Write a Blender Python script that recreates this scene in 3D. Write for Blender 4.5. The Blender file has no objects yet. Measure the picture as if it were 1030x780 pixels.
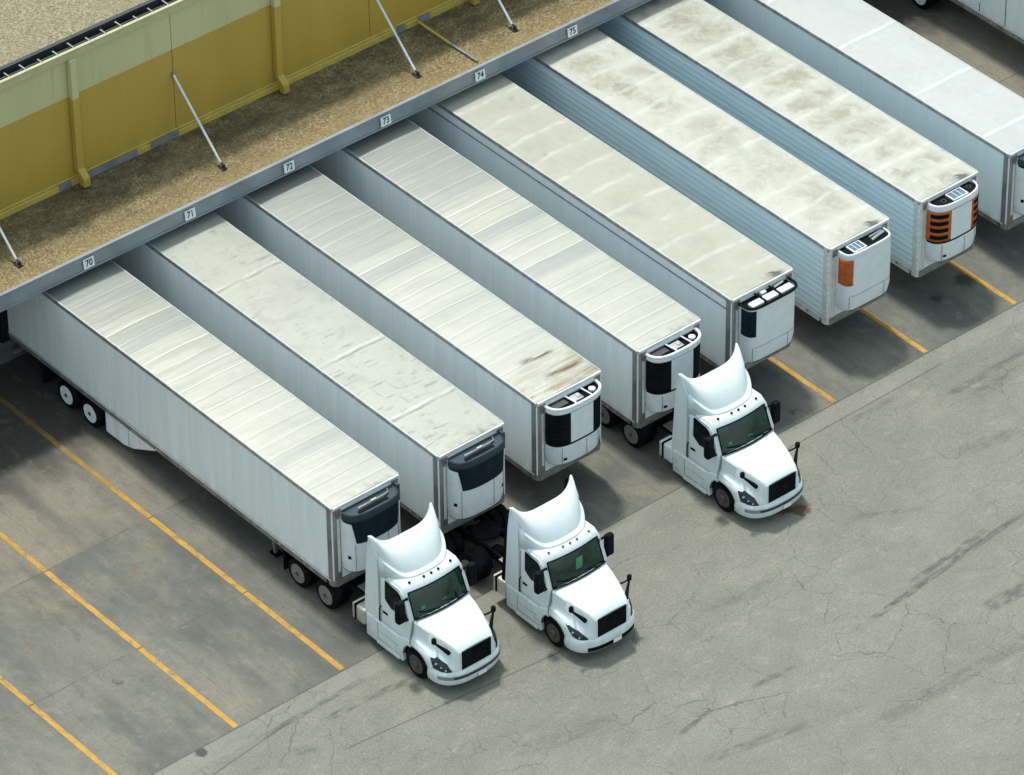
import bpy, math, random
from math import sin, cos, pi, radians
from mathutils import Vector, Matrix
from mathutils.bvhtree import BVHTree
random.seed(7)
S = bpy.context.scene
C = S.collection

# ------------------------------------------------------------------ camera
CAM_POS = Vector((-71.90205, -94.87980, 101.56915))
YAW, PITCH, ROLL, FPX = radians(50.39948), radians(37.46500), radians(-0.74163), 5327.16
cd = bpy.data.cameras.new('camera')
cam = bpy.data.objects.new('camera', cd); C.objects.link(cam); S.camera = cam
fw = Vector((cos(YAW)*cos(PITCH), sin(YAW)*cos(PITCH), -sin(PITCH)))
rt = fw.cross(Vector((0, 0, 1))).normalized(); up = rt.cross(fw)
r2 = cos(ROLL)*rt + sin(ROLL)*up; u2 = -sin(ROLL)*rt + cos(ROLL)*up
M = Matrix((r2, u2, -fw)).transposed().to_4x4(); M.translation = CAM_POS
cam.matrix_world = M
cd.sensor_width = 36; cd.lens = 36*FPX/1030
cd.clip_start = 1; cd.clip_end = 5000

# ------------------------------------------------------------------ world, sun, exposure
SUN = Vector((0.075, 0.37, 1.0)).normalized()
W = bpy.data.worlds.new('World'); S.world = W; W.use_nodes = True
nt = W.node_tree; nt.nodes.clear()
wo = nt.nodes.new('ShaderNodeOutputWorld'); bg = nt.nodes.new('ShaderNodeBackground')
sky = nt.nodes.new('ShaderNodeTexSky'); sky.sky_type = 'NISHITA'; sky.sun_disc = False
sky.sun_elevation = math.asin(SUN.z); sky.sun_rotation = math.atan2(SUN.x, SUN.y)
sky.air_density = 1.0; sky.dust_density = 3.0; sky.ozone_density = 1.0
bg.inputs['Strength'].default_value = 0.15
hz = nt.nodes.new('ShaderNodeMix'); hz.data_type = 'RGBA'; hz.inputs[0].default_value = 0.55      # thin high haze whitens the blue
hz.inputs[7].default_value = (3.6, 4.35, 4.1, 1)
nt.links.new(sky.outputs[0], hz.inputs[6]); nt.links.new(hz.outputs[2], bg.inputs[0]); nt.links.new(bg.outputs[0], wo.inputs[0])
sl = bpy.data.lights.new('sun', 'SUN'); sl.energy = 2.0; sl.angle = radians(5.0); sl.color = (1.0, 0.975, 0.885)
so = bpy.data.objects.new('sun', sl); C.objects.link(so)
so.rotation_euler = SUN.to_track_quat('Z', 'Y').to_euler(); so.location = (0, 0, 60)
vs = S.view_settings
S.display_settings.display_device = 'sRGB'
vs.view_transform = 'Standard'; vs.look = 'None'; vs.gamma = 1; vs.use_curve_mapping = False; vs.exposure = 0.66
S.cycles.use_denoising = True
S.cycles.max_bounces = 10; S.cycles.diffuse_bounces = 7

# ------------------------------------------------------------------ node helper
class G:
    def __init__(s, name, rough=0.6, metal=0.0, spec=0.5):
        s.mat = bpy.data.materials.new(name); s.mat.use_nodes = True
        s.nt = s.mat.node_tree; s.b = s.nt.nodes['Principled BSDF']
        s.b.inputs['Roughness'].default_value = rough; s.b.inputs['Metallic'].default_value = metal
        s.b.inputs['Specular IOR Level'].default_value = spec
        tc = s.nt.nodes.new('ShaderNodeTexCoord'); s.obj = tc.outputs['Object']
        sp = s.nt.nodes.new('ShaderNodeSeparateXYZ'); s.nt.links.new(s.obj, sp.inputs[0])
        s.x, s.y, s.z = sp.outputs
    def put(s, sock, v):
        if hasattr(v, 'is_output'): s.nt.links.new(v, sock)
        else:
            if isinstance(v, (tuple, list)) and len(v) == 3 and sock.type == 'RGBA': v = (*v, 1)
            sock.default_value = v
    def m(s, op, a, b=None, c=None, clamp=False):
        n = s.nt.nodes.new('ShaderNodeMath'); n.operation = op; n.use_clamp = clamp
        for i, v in enumerate((a, b, c)):
            if v is not None: s.put(n.inputs[i], v)
        return n.outputs[0]
    def vec(s, x, y, z):
        n = s.nt.nodes.new('ShaderNodeCombineXYZ')
        for i, v in enumerate((x, y, z)): s.put(n.inputs[i], v)
        return n.outputs[0]
    def sc(s, sx, sy, sz, off=(0, 0, 0)):
        n = s.nt.nodes.new('ShaderNodeMapping'); s.put(n.inputs['Vector'], s.obj)
        n.inputs['Scale'].default_value = (sx, sy, sz); n.inputs['Location'].default_value = off
        return n.outputs[0]
    def noise(s, v=None, scale=1.0, det=4, rough=0.55, dist=0.0, color=False):
        n = s.nt.nodes.new('ShaderNodeTexNoise'); s.put(n.inputs['Vector'], s.obj if v is None else v)
        n.inputs['Scale'].default_value = scale; n.inputs['Detail'].default_value = det
        n.inputs['Roughness'].default_value = rough; n.inputs['Distortion'].default_value = dist
        return n.outputs[1 if color else 0]
    def voro(s, v=None, scale=1.0, feat='F1', rand=1.0, out=0):
        n = s.nt.nodes.new('ShaderNodeTexVoronoi'); n.feature = feat
        s.put(n.inputs['Vector'], s.obj if v is None else v)
        n.inputs['Scale'].default_value = scale; n.inputs['Randomness'].default_value = rand
        return n.outputs[out]
    def ss(s, v, a, b, lo=0.0, hi=1.0):
        n = s.nt.nodes.new('ShaderNodeMapRange'); n.interpolation_type = 'SMOOTHSTEP'
        s.put(n.inputs['Value'], v); n.inputs['From Min'].default_value = a; n.inputs['From Max'].default_value = b
        n.inputs['To Min'].default_value = lo; n.inputs['To Max'].default_value = hi
        return n.outputs[0]
    def mix(s, f, a, b, blend='MIX'):
        n = s.nt.nodes.new('ShaderNodeMix'); n.data_type = 'RGBA'; n.blend_type = blend
        s.put(n.inputs[0], f); s.put(n.inputs[6], a); s.put(n.inputs[7], b)
        return n.outputs[2]
    def bump(s, h, strength=0.3, dist=0.02):
        n = s.nt.nodes.new('ShaderNodeBump'); s.put(n.inputs['Height'], h)
        n.inputs['Strength'].default_value = strength; n.inputs['Distance'].default_value = dist
        s.nt.links.new(n.outputs[0], s.b.inputs['Normal'])
    def col(s, v): s.put(s.b.inputs['Base Color'], v); return s.mat
    def rough(s, v): s.put(s.b.inputs['Roughness'], v)
    def seg(s, p0, p1, w, soft=0.5):
        """mask of a streak on the ground from p0 to p1"""
        p0 = Vector(p0); p1 = Vector(p1); d = p1-p0; L = d.length; d /= L
        rx = s.m('SUBTRACT', s.x, p0.x); ry = s.m('SUBTRACT', s.y, p0.y)
        a = s.m('ADD', s.m('MULTIPLY', rx, d.x), s.m('MULTIPLY', ry, d.y))
        b = s.m('ABSOLUTE', s.m('ADD', s.m('MULTIPLY', rx, -d.y), s.m('MULTIPLY', ry, d.x)))
        across = s.ss(b, w*(1-soft), w*(1+soft), 1, 0)
        e = min(0.7, L*.3)
        al = s.m('MULTIPLY', s.ss(a, 0, e), s.ss(a, L-e, L, 1, 0))
        return s.m('MULTIPLY', across, al)
    def blob(s, p, r, warp=None, soft=0.0):
        rx = s.m('SUBTRACT', s.x, p[0]); ry = s.m('SUBTRACT', s.y, p[1])
        d = s.m('SQRT', s.m('ADD', s.m('MULTIPLY', rx, rx), s.m('MULTIPLY', ry, ry)))
        if warp is not None: d = s.m('ADD', d, warp)
        return s.ss(d, r*(.6-soft), r*(1.15+soft), 1, 0)

def simple(name, c, rough=0.6, metal=0.0, var=0.12, scale=3.0, dirt=None, damt=0.3, bump=0.0, spec=0.5):
    g = G(name, rough, metal, spec)
    n = g.noise(scale=scale, det=6)
    dark = tuple(x*(1-var*1.6) for x in c); light = tuple(min(1, x*(1+var)) for x in c)
    k = g.mix(g.ss(n, .3, .7), dark, light)
    if dirt:
        d = g.noise(scale=scale*.6, det=8, rough=.7)
        k = g.mix(g.ss(d, .52, .78, 0, damt), k, dirt)
    if bump: g.bump(g.noise(scale=scale*12, det=3), bump, .01)
    return g.col(k)

# ------------------------------------------------------------------ materials
MT = {}
MT['white'] = simple('white paint', (.72, .79, .795), .32, var=.03, scale=1.5, dirt=(.55, .54, .5), damt=.35)
def paint_mat():
    g = G('white paint', .30)
    n = g.noise(scale=1.5, det=6)
    k = g.mix(g.ss(n, .3, .7), (.65, .735, .745), (.70, .775, .785))
    film = g.m('MULTIPLY', g.ss(g.z, .25, 1.25, 1, 0), g.ss(g.noise(g.sc(1.2, 1.2, .7), 2.5, 7, .68), .36, .70, .05, .55))
    k = g.mix(film, k, (.36, .35, .31))
    st = g.m('MULTIPLY', g.ss(g.noise(g.sc(6, 6, .35), 1.2, 4), .55, .75, 0, .14), 1.0)
    k = g.mix(st, k, (.42, .42, .39))
    g.rough(g.m('ADD', .28, g.m('MULTIPLY', film, .4)))
    return g.col(k)
MT['white'] = paint_mat()
MT['alu'] = simple('aluminium', (.42, .43, .43), .45, .6, var=.15, scale=4, dirt=(.2, .19, .17), damt=.6)
MT['alu_dirty'] = simple('dirty aluminium', (.26, .25, .235), .55, .4, var=.22, scale=3, dirt=(.10, .095, .085), damt=.8)
def rail_mat():
    g = G('bottom rail', .55, .4)
    n = g.noise(scale=3, det=6)
    k = g.mix(g.ss(n, .3, .7), (.17, .165, .15), (.31, .30, .28))
    k = g.mix(g.ss(g.noise(g.sc(1, .8, 1), 2, 6), .5, .75, 0, .6), k, (.10, .09, .075))
    f = g.m('FRACT', g.m('DIVIDE', g.y, 1.22))
    sl = g.m('MULTIPLY', g.m('MULTIPLY', g.ss(f, .10, .11), g.ss(f, .19, .20, 1, 0)), g.m('MULTIPLY', g.ss(g.z, 1.13, 1.135), g.ss(g.z, 1.20, 1.205, 1, 0)))
    k = g.mix(sl, k, (.45, .45, .44))
    return g.col(k)
MT['rail'] = rail_mat()
MT['rail_light'] = simple('rail white', (.66, .67, .65), .4, .2, var=.08)
MT['post'] = simple('corner post metal', (.27, .28, .28), .42, .65, var=.2, scale=1.2)
MT['black'] = simple('black plastic', (.005, .007, .008), .6, var=.25)
MT['black'].node_tree.nodes['Principled BSDF'].inputs['Specular IOR Level'].default_value = .07
MT['rubber'] = simple('tyre rubber', (.008, .008, .009), .85, var=.3, dirt=(.03, .028, .025), damt=.4, spec=.06)
MT['frame'] = simple('chassis black', (.007, .009, .011), .7, var=.35, dirt=(.025, .023, .02), damt=.4, spec=.06)
MT['navy'] = simple('dark blue panel', (.005, .016, .026), .5, var=.2, spec=.12)
MT['navy_top'] = simple('blue grey panel', (.013, .034, .048), .5, var=.15)
MT['unit'] = simple('reefer unit white', (.70, .75, .77), .38, var=.03, dirt=(.5, .49, .46), damt=.4)
MT['orange'] = simple('orange grille', (.52, .105, .012), .5, var=.15)
MT['chrome'] = simple('polished metal', (.62, .62, .6), .22, .9, var=.1)
MT['wheel_white'] = simple('white wheel', (.80, .83, .84), .4, var=.06, dirt=(.3, .29, .27), damt=.5)
MT['wheel_alu'] = simple('wheel aluminium', (.075, .068, .058), .55, .3, var=.12, scale=9, dirt=(.12, .11, .1), damt=.8)
MT['strip'] = simple('bumper strip grey', (.23, .26, .26), .4, .2)
MT['wheel_mid'] = simple('drive wheel metal', (.26, .255, .245), .5, .4, var=.15, scale=9, dirt=(.06, .055, .05), damt=.8)
MT['hub'] = simple('hub dark', (.06, .06, .06), .5, .4)
MT['tank'] = simple('tank aluminium', (.62, .59, .52), .35, .55, var=.1, scale=5)
MT['lens'] = simple('headlight lens', (.014, .022, .030), .12, var=.4, scale=14)
MT['lamp'] = simple('lamp reflector', (.75, .8, .85), .15, .7)
MT['amber'] = simple('amber lens', (.25, .09, .02), .3)
MT['plate'] = simple('plate white', (.78, .79, .78), .5, var=.05)
MT['ink'] = simple('sign ink', (.035, .045, .05), .7)
MT['sign'] = simple('sign white', (.72, .77, .76), .6, var=.04)
MT['fascia'] = simple('fascia metal', (.25, .285, .31), .5, .2, var=.1, scale=.8, dirt=(.10, .10, .10), damt=.5)
MT['soffit'] = simple('soffit dark', (.10, .105, .11), .7)
MT['strut'] = simple('galvanised strut', (.62, .63, .62), .45, .3, var=.08)
MT['bracket'] = simple('bracket dark', (.02, .02, .022), .6)
MT['flash'] = simple('grey flashing', (.22, .25, .28), .5, .3)
MT['gutter'] = simple('gutter dark', (.028, .032, .038), .6, var=.3)
MT['strap'] = simple('gutter strap', (.25, .25, .22), .5)
MT['door'] = simple('dock door', (.42, .43, .43), .5)
MT['foam'] = simple('dock seal', (.008, .009, .010), .85, spec=.2)
MT['seat'] = simple('seat cloth', (.16, .22, .21), .8, var=.5, scale=2)
MT['card'] = simple('green card', (.26, .50, .42), .6, var=.05)
MT['dash'] = simple('dashboard grey', (.035, .05, .05), .6, var=.4, scale=4)
MT['screen'] = simple('solar panel', (.09, .17, .23), .2, var=.2, scale=20)
MT['seam'] = simple('panel gap', (.16, .18, .185), .7)
MT['red'] = simple('marker red', (.4, .02, .015), .3)

def glass_pane(name):
    g = G(name)
    t = g.nt.nodes.new('ShaderNodeBsdfTransparent'); t.inputs[0].default_value = (.46, .74, .66, 1)
    gl = g.nt.nodes.new('ShaderNodeBsdfGlossy'); gl.inputs['Color'].default_value = (.75, .95, .9, 1); gl.inputs['Roughness'].default_value = .03
    mx = g.nt.nodes.new('ShaderNodeMixShader'); mx.inputs[0].default_value = .075
    out = g.nt.nodes['Material Output']
    g.nt.links.new(t.outputs[0], mx.inputs[1]); g.nt.links.new(gl.outputs[0], mx.inputs[2])
    g.nt.links.new(mx.outputs[0], out.inputs[0])
    return g.mat
MT['glass'] = glass_pane('windscreen glass')
MT['darkglass'] = simple('dark side glass', (.005, .013, .015), .3, var=.5, scale=5, spec=.08)

def side_mat(name, c, streak=.10, yscale=1.0):
    g = G(name, .42)
    n1 = g.noise(g.sc(1, 1.6, .12), 2.2, 6, .6)
    n2 = g.noise(g.sc(1, 7, .10), 1.0, 3)
    k = g.mix(g.ss(n1, .3, .7), tuple(x*(1-streak) for x in c), c)
    k = g.mix(g.ss(n2, .35, .75, 0, .30), k, tuple(x*.84 for x in c))
    low = g.m('MULTIPLY', g.ss(g.z, 1.1, 1.9, 1, 0), g.ss(g.noise(g.sc(1, 2, .5), 1.5, 5), .35, .7, 0, .30))
    k = g.mix(low, k, (.36, .33, .28))
    g.bump(g.noise(g.sc(1, 3, .4), 1.5, 2), .06, .02)
    return g.col(k)
MT['side'] = side_mat('trailer side white', (.84, .89, .89))
MT['side2'] = side_mat('trailer side plain', (.77, .85, .865), .06)
def rib_mat():
    g = G('ribbed side pale blue', .4)
    f = g.m('FRACT', g.m('DIVIDE', g.m('SUBTRACT', g.z, 1.32), 2.70/12))
    crest = g.m('MULTIPLY', g.ss(f, .40, .46), g.ss(f, .62, .68, 1, 0))
    row = g.noise(g.vec(0, g.m('MULTIPLY', g.y, .12), g.m('FLOOR', g.m('DIVIDE', g.m('SUBTRACT', g.z, 1.32), 2.70/12))), 1.7, 3)
    k = g.mix(g.ss(g.noise(g.sc(1, .5, 3), 1.4, 5), .3, .7), (.54, .70, .765), (.65, .79, .83))
    k = g.mix(g.m('MULTIPLY', crest, g.ss(row, .30, .60, .25, .95)), k, (.84, .90, .91))
    k = g.mix(g.m('MULTIPLY', g.ss(g.z, 1.32, 1.7, 1, 0), .25), k, (.42, .42, .40))
    return g.col(k)
MT['side_blue'] = rib_mat()
MT['rib'] = simple('rib light', (.62, .72, .76), .35, .2)

def roof_mat(name, base, dark, bands=0.0, bandrear=0.0, patches=0.0, creases=(), scribble=0.0, stain=None, quilt=0.0, seed=0.0, stains=(), soot=False, metal=0.0, qdirt=0.0):
    g = G(name, .55)
    k = base
    L = 16.4
    fine = g.noise(g.sc(1, 1, 1, (seed, seed*2, 0)), 5.0, 8, .65)
    k = g.mix(g.ss(fine, .32, .72, 0, .5), k, tuple(x*.88 for x in base))
    big = g.noise(g.sc(1, .7, 1, (seed*3, seed, 0)), .7, 5, .6)
    k = g.mix(g.ss(big, .42, .75, 0, .55), k, tuple(x*.82 for x in base))
    h = g.m('MULTIPLY', fine, .15)
    if bands:
        w = g.m('MULTIPLY', g.noise(g.sc(.5, .8, 1, (seed, 0, 0)), 1.2, 3), .16)
        yw = g.m('ADD', g.y, w)
        b1 = g.noise(g.vec(seed, g.m('MULTIPLY', yw, 2.2), g.m('MULTIPLY', g.x, .10)), 1.4, 6, .65)
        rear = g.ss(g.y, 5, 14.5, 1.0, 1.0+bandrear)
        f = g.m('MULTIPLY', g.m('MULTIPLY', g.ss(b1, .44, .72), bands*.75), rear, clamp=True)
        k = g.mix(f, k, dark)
        # bright purlin lines with their shade painted dim beside them, spacing about 0.62 m
        ph = g.m('FRACT', g.m('DIVIDE', yw, .62))
        wn = g.noise(g.vec(seed+5, g.m('FLOOR', g.m('DIVIDE', yw, .62)), 0), 3.7, 2)
        vis = g.ss(wn, .30, .55, .25, 1)
        ln = g.m('MULTIPLY', g.m('MULTIPLY', g.ss(ph, .0, .035), g.ss(ph, .05, .085, 1, 0)), vis)
        k = g.mix(g.m('MULTIPLY', ln, g.ss(g.y, 4, 11, .38, .80)), k, (.80, .82, .79))
        dl = g.m('MULTIPLY', g.m('MULTIPLY', g.ss(ph, .84, .92), g.ss(ph, .94, 1.0, 1, 0)), vis)
        k = g.mix(g.m('MULTIPLY', dl, .35), k, dark)
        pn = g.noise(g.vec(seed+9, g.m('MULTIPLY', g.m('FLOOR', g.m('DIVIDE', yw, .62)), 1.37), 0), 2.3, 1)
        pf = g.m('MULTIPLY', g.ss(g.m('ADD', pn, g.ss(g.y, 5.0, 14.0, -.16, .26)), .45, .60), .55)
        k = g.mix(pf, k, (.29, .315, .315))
        h = g.m('ADD', h, g.m('MULTIPLY', g.noise(g.vec(seed, g.m('MULTIPLY', yw, 2.), g.m('MULTIPLY', g.x, .25)), 1.6, 3), 1.2))
    if scribble:
        d = g.noise(g.sc(1.6, 7.0, 1, (seed, 3, 0)), 1.0, 3, .5, .3)
        d2 = g.noise(g.sc(5.0, 1.6, 1, (seed, 5, 0)), 1.0, 3, .5, .3)
        zone = g.ss(g.noise(g.sc(.9, .4, 1, (seed, 9, 0)), 1.0, 3), .38, .54)
        f = g.m('MAXIMUM', g.ss(d, .575, .68), g.m('MULTIPLY', g.ss(d2, .60, .70), .7))
        k = g.mix(g.m('MULTIPLY', g.m('MULTIPLY', f, zone), scribble), k, dark)
    if patches:
        wv = g.noise(g.sc(.9, .75, 1, (seed, seed, 0)), 1.0, 7, .62, .9)
        k = g.mix(g.m('MULTIPLY', g.ss(wv, .50, .70), patches), k, dark)
        w2 = g.noise(g.sc(1.5, 1.2, 1, (seed+8, seed, 0)), 1.3, 5, .6, .5)
        k = g.mix(g.m('MULTIPLY', g.ss(w2, .62, .72), patches*.8), k, tuple(x*.55 for x in dark))
    wv2 = g.m('MULTIPLY', g.m('SUBTRACT', g.noise(g.sc(1.2, 1, 1), 2.2, 6, .65, 1.0), .5), 1.5)
    for (p, r, a) in stains:
        k = g.mix(g.m('MULTIPLY', g.m('MULTIPLY', g.blob(p, r, wv2, .35), g.ss(fine, .30, .62, .35, 1)), a*.8), k, (.235, .215, .160))
    for cy in creases:  # raised crease: its shade line and bright flank are painted into the colour
        wob = g.m('ADD', g.y, g.m('MULTIPLY', g.noise(g.sc(1, .2, 1, (cy, 0, 0)), 1.3, 3), .18))
        dd = g.m('SUBTRACT', wob, cy)
        pv = g.ss(g.noise(g.vec(g.x, cy, 0), .8, 4), .30, .62, .12, 1)
        k = g.mix(g.m('MULTIPLY', g.m('MULTIPLY', g.ss(g.m('ABSOLUTE', dd), .02, .08, 1, 0), .6), pv), k, tuple(x*.8 for x in dark))
        k = g.mix(g.m('MULTIPLY', g.m('MULTIPLY', g.ss(g.m('ABSOLUTE', g.m('SUBTRACT', dd, .13)), .02, .10, 1, 0), pv), .4), k, (.76, .78, .73))
        h = g.m('ADD', h, g.m('MULTIPLY', g.ss(g.m('ABSOLUTE', dd), 0, .18, 1, 0), .7))
    if qdirt:
        yy = g.m('ADD', g.y, g.m('MULTIPLY', g.noise(g.sc(.6, .4, 1, (seed, 1, 0)), 1.3, 3), .5))
        ph2 = g.m('ABSOLUTE', g.m('SUBTRACT', g.m('FRACT', g.m('DIVIDE', yy, 1.24)), .45))
        lens = g.m('MULTIPLY', g.ss(ph2, .14, .40, 1, 0), g.ss(g.m('ABSOLUTE', g.x), .75, 1.2, 1, 0))
        amt = g.ss(g.noise(g.sc(1.0, .8, 1, (seed, 4, 0)), 1.5, 8, .7, .6), .42, .62)
        k = g.mix(g.m('MULTIPLY', g.m('MULTIPLY', lens, amt), qdirt), k, (.225, .205, .15))
        crest = g.m('MULTIPLY', g.ss(ph2, .40, .46), g.ss(g.noise(g.sc(1, .5, 1), 1.2, 3), .35, .6))
        k = g.mix(g.m('MULTIPLY', crest, .28), k, (.64, .65, .60))
        h = g.m('ADD', h, g.m('MULTIPLY', g.ss(ph2, .25, .5), 1.2))
    if quilt:
        q = g.noise(g.sc(.8, 1.3, 1, (seed, 0, 0)), 1.1, 4, .5, .8)
        h = g.m('ADD', h, g.m('MULTIPLY', q, quilt*3))
    if stain:
        f = g.m('MULTIPLY', g.ss(g.y, .1, stain[1], 1, 0), g.ss(g.noise(g.sc(.55, 2.4, 1, (seed, 0, 0)), 1.0, 6, .6, .4), .40, .66))
        k = g.mix(g.m('MULTIPLY', f, .85), k, stain[0])
        for sy, sx in ((.75, .55), (1.75, .25)):
            f = g.m('MULTIPLY', g.seg((sx-.9, sy+.1), (sx+.75, sy-.05), .09, .9), g.ss(g.noise(g.sc(1, 4, 1), 1.5, 4), .35, .6))
            k = g.mix(f, k, (.12, .095, .06))
    if soot:
        k = g.mix(g.m('MULTIPLY', g.m('MAXIMUM', g.blob((.72, -.02), .24, wv2, .4), g.m('MULTIPLY', g.seg((.86, .02), (.30, .30), .13, .95), .45)), .85), k, (.02, .02, .018))
    if metal:
        g.b.inputs['Metallic'].default_value = metal; g.rough(.38)
    fe = g.m('MULTIPLY', g.ss(g.y, .05, .45, 1, 0), g.ss(g.noise(scale=3.0, det=5), .4, .7, 0, .5))
    k = g.mix(fe, k, tuple(x*.6 for x in dark))
    g.bump(h, .35, .03)
    return g.col(k)

def wall_mat():
    g = G('two tone wall paint', .55)
    f = g.ss(g.z, 8.27, 8.285)
    n = g.noise(g.sc(1, 1, .25), .8, 5)
    must = g.mix(g.ss(n, .3, .7), (.40, .275, .043), (.435, .30, .048))
    pale = g.mix(g.ss(n, .3, .7), (.47, .445, .23), (.505, .48, .25))
    st = g.noise(g.sc(5, 1, .25), 1.0, 4)
    k = g.mix(f, must, pale)
    k = g.mix(g.ss(st, .55, .8, 0, .22), k, (.20, .17, .06))
    k = g.mix(g.m('MULTIPLY', g.ss(g.z, 5.0, 6.2, 1, 0), g.ss(g.noise(g.sc(2, 1, .6), 1.0, 5), .4, .75, 0, .5)), k, (.26, .21, .05))
    return g.col(k)
MT['wall'] = wall_mat()
MT['trim'] = simple('yellow trim', (.48, .37, .075), .55, var=.08, dirt=(.16, .13, .05), damt=.4)
MT['coping'] = simple('cream coping', (.44, .42, .235), .6, var=.06)
MT['must_pipe'] = MT['wall']

def gravel(name, a, b, c, dirty=0.0):
    g = G(name, .9)
    v = g.voro(scale=19, out=1)
    n = g.noise(scale=1.1, det=8, rough=.65); n2 = g.noise(scale=13, det=6, rough=.85)
    sep = g.nt.nodes.new('ShaderNodeSeparateColor'); g.nt.links.new(v, sep.inputs[0])
    k = g.mix(g.ss(sep.outputs[0], .15, .9), a, b)
    k = g.mix(g.ss(n2, .48, .66, 0, .75), k, tuple(x*.35 for x in a))
    k = g.mix(g.ss(n, .35, .7, 0, .7), k, c)
    if dirty:
        n3 = g.noise(g.sc(.7, 1, 1), 1.3, 10, .82)
        near = g.ss(g.y, 16.3, 18.6)
        f = g.m('MULTIPLY', g.ss(g.m('ADD', n3, g.m('MULTIPLY', near, .14)), .50, .76), dirty)
        k = g.mix(f, k, (.042, .036, .016))
        edge = g.ss(g.y, 16.1, 16.9, 1, 0)
        k = g.mix(g.m('MULTIPLY', edge, .22), k, (.38, .29, .13))
    g.bump(g.m('ADD', g.noise(scale=18, det=3), g.voro(scale=16)), .6, .04)
    return g.col(k)
MT['gravel_canopy'] = gravel('canopy gravel', (.125, .095, .042), (.33, .26, .135), (.18, .137, .06), .85)
MT['gravel_roof'] = gravel('roof gravel', (.17, .145, .085), (.36, .315, .20), (.215, .185, .115))

# ------------------------------------------------------------------ ground materials
BAY = 3.9543
def apron_mat():
    g = G('stained concrete', .75)
    big = g.noise(g.sc(.16, .10, 1), 1.6, 7, .62, .3)
    k = g.mix(g.ss(big, .36, .66), (.088, .094, .084), (.178, .175, .142))
    br = g.noise(g.sc(.22, .16, 1, (4, 7, 0)), 1.3, 6, .6, .4)
    k = g.mix(g.ss(br, .50, .70, 0, .70), k, (.225, .200, .140))
    bl = g.noise(g.sc(.35, .16, 1, (14, 2, 0)), 1.5, 6, .6, .5)
    k = g.mix(g.ss(bl, .54, .70, 0, .55), k, (.078, .085, .087))
    # the slab next to the dock is a different, browner pour
    wig = g.m('MULTIPLY', g.noise(scale=.8, det=4), .7)
    rear = g.m('MULTIPLY', g.ss(g.m('ADD', g.y, wig), 9.7, 9.95), g.ss(g.noise(g.sc(.3, .2, 1), 1.1, 5), .34, .6, .25, .75))
    k = g.mix(rear, k, (.23, .20, .145))
    # tyre-blackened ground close to the dock
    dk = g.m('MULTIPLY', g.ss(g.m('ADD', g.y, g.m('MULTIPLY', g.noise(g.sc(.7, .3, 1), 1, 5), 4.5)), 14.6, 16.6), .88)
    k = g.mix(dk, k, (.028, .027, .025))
    # tyre tracks along each bay
    fx = g.m('FRACT', g.m('ADD', g.m('DIVIDE', g.m('SUBTRACT', g.x, .7), BAY), 20.0))
    tr = g.m('ADD', g.ss(g.m('ABSOLUTE', g.m('SUBTRACT', fx, .24)), .03, .12, 1, 0), g.ss(g.m('ABSOLUTE', g.m('SUBTRACT', fx, .76)), .03, .12, 1, 0))
    tr = g.m('MULTIPLY', tr, g.ss(g.noise(g.sc(.5, .12, 1, (3, 3, 0)), 1.4, 5), .40, .66, .05, .5))
    k = g.mix(tr, k, (.06, .062, .06))
    oil = g.m('MULTIPLY', g.ss(g.m('ABSOLUTE', g.m('SUBTRACT', fx, .5)), .02, .16, 1, 0), g.ss(g.noise(g.sc(.9, .30, 1, (8, 1, 0)), 1.6, 7, .7), .50, .70, 0, .55))
    k = g.mix(oil, k, (.045, .046, .044))
    # pale scuffs and fine grain
    k = g.mix(g.ss(g.noise(g.sc(1, .5, 1), 2.2, 8, .7, .8), .60, .75, 0, .35), k, (.30, .30, .27))
    k = g.mix(g.ss(g.noise(scale=9, det=7, rough=.8), .42, .66, 0, .38), k, (.065, .065, .058))
    mo = g.noise(g.sc(1, .7, 1, (2, 8, 0)), 1.7, 9, .72, .4)
    k = g.mix(g.ss(mo, .50, .72, 0, .40), k, (.055, .06, .06))
    k = g.mix(g.ss(mo, .28, .48, .38, 0), k, (.26, .25, .205))
    sr = g.noise(g.sc(2.2, .35, 1, (6, 8, 0)), 1.5, 7, .7)
    k = g.mix(g.ss(sr, .54, .74, 0, .35), k, (.06, .063, .062))
    # oil drips
    v = g.voro(g.sc(1, 1, 0), 1.7, 'F1')
    drip = g.m('MULTIPLY', g.ss(v, .03, .075, 1, 0), g.ss(g.noise(g.sc(.30, .22, 1, (1, 0, 0)), 1.0, 3), .48, .60))
    k = g.mix(g.m('MULTIPLY', drip, .85), k, (.02, .02, .02))
    v2 = g.voro(g.sc(1, 1, 0), 5.0, 'F1')
    dr2 = g.m('MULTIPLY', g.ss(v2, .06, .14, 1, 0), g.ss(g.noise(g.sc(.3, .3, 1, (5, 0, 0)), 1.0, 3), .56, .66))
    k = g.mix(g.m('MULTIPLY', dr2, .6), k, (.03, .03, .03))
    wv = g.m('MULTIPLY', g.m('SUBTRACT', g.noise(scale=3.5, det=4), .5), .5)
    for p, r, c in (((27.39, 2.06), .42, (.02, .02, .02)), ((25.99, 1.9), .2, (.03, .03, .03)), ((-4.34, 7.02), .16, (.16, .08, .035)), ((-6.35, 7.0), .16, (.15, .09, .05)),
                    ((-5.4, 3.9), .12, (.03, .03, .03)), ((18.4, .5), .13, (.02, .02, .02)), ((-2.0, 7.6), .22, (.17, .11, .06)), ((-.6, 8.3), .2, (.17, .12, .07))):
        k = g.mix(g.m('MULTIPLY', g.blob(p, r, wv, .2), .8 if c[0] < .1 else .45), k, c)
    # slab joints
    wobx = g.m('MULTIPLY', g.m('SUBTRACT', g.noise(scale=1.2, det=3), .5), .05)
    jy = g.m('ABSOLUTE', g.m('SUBTRACT', g.m('FRACT', g.m('ADD', g.m('DIVIDE', g.m('ADD', g.y, wobx), 4.735), .5)), .5))
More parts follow.
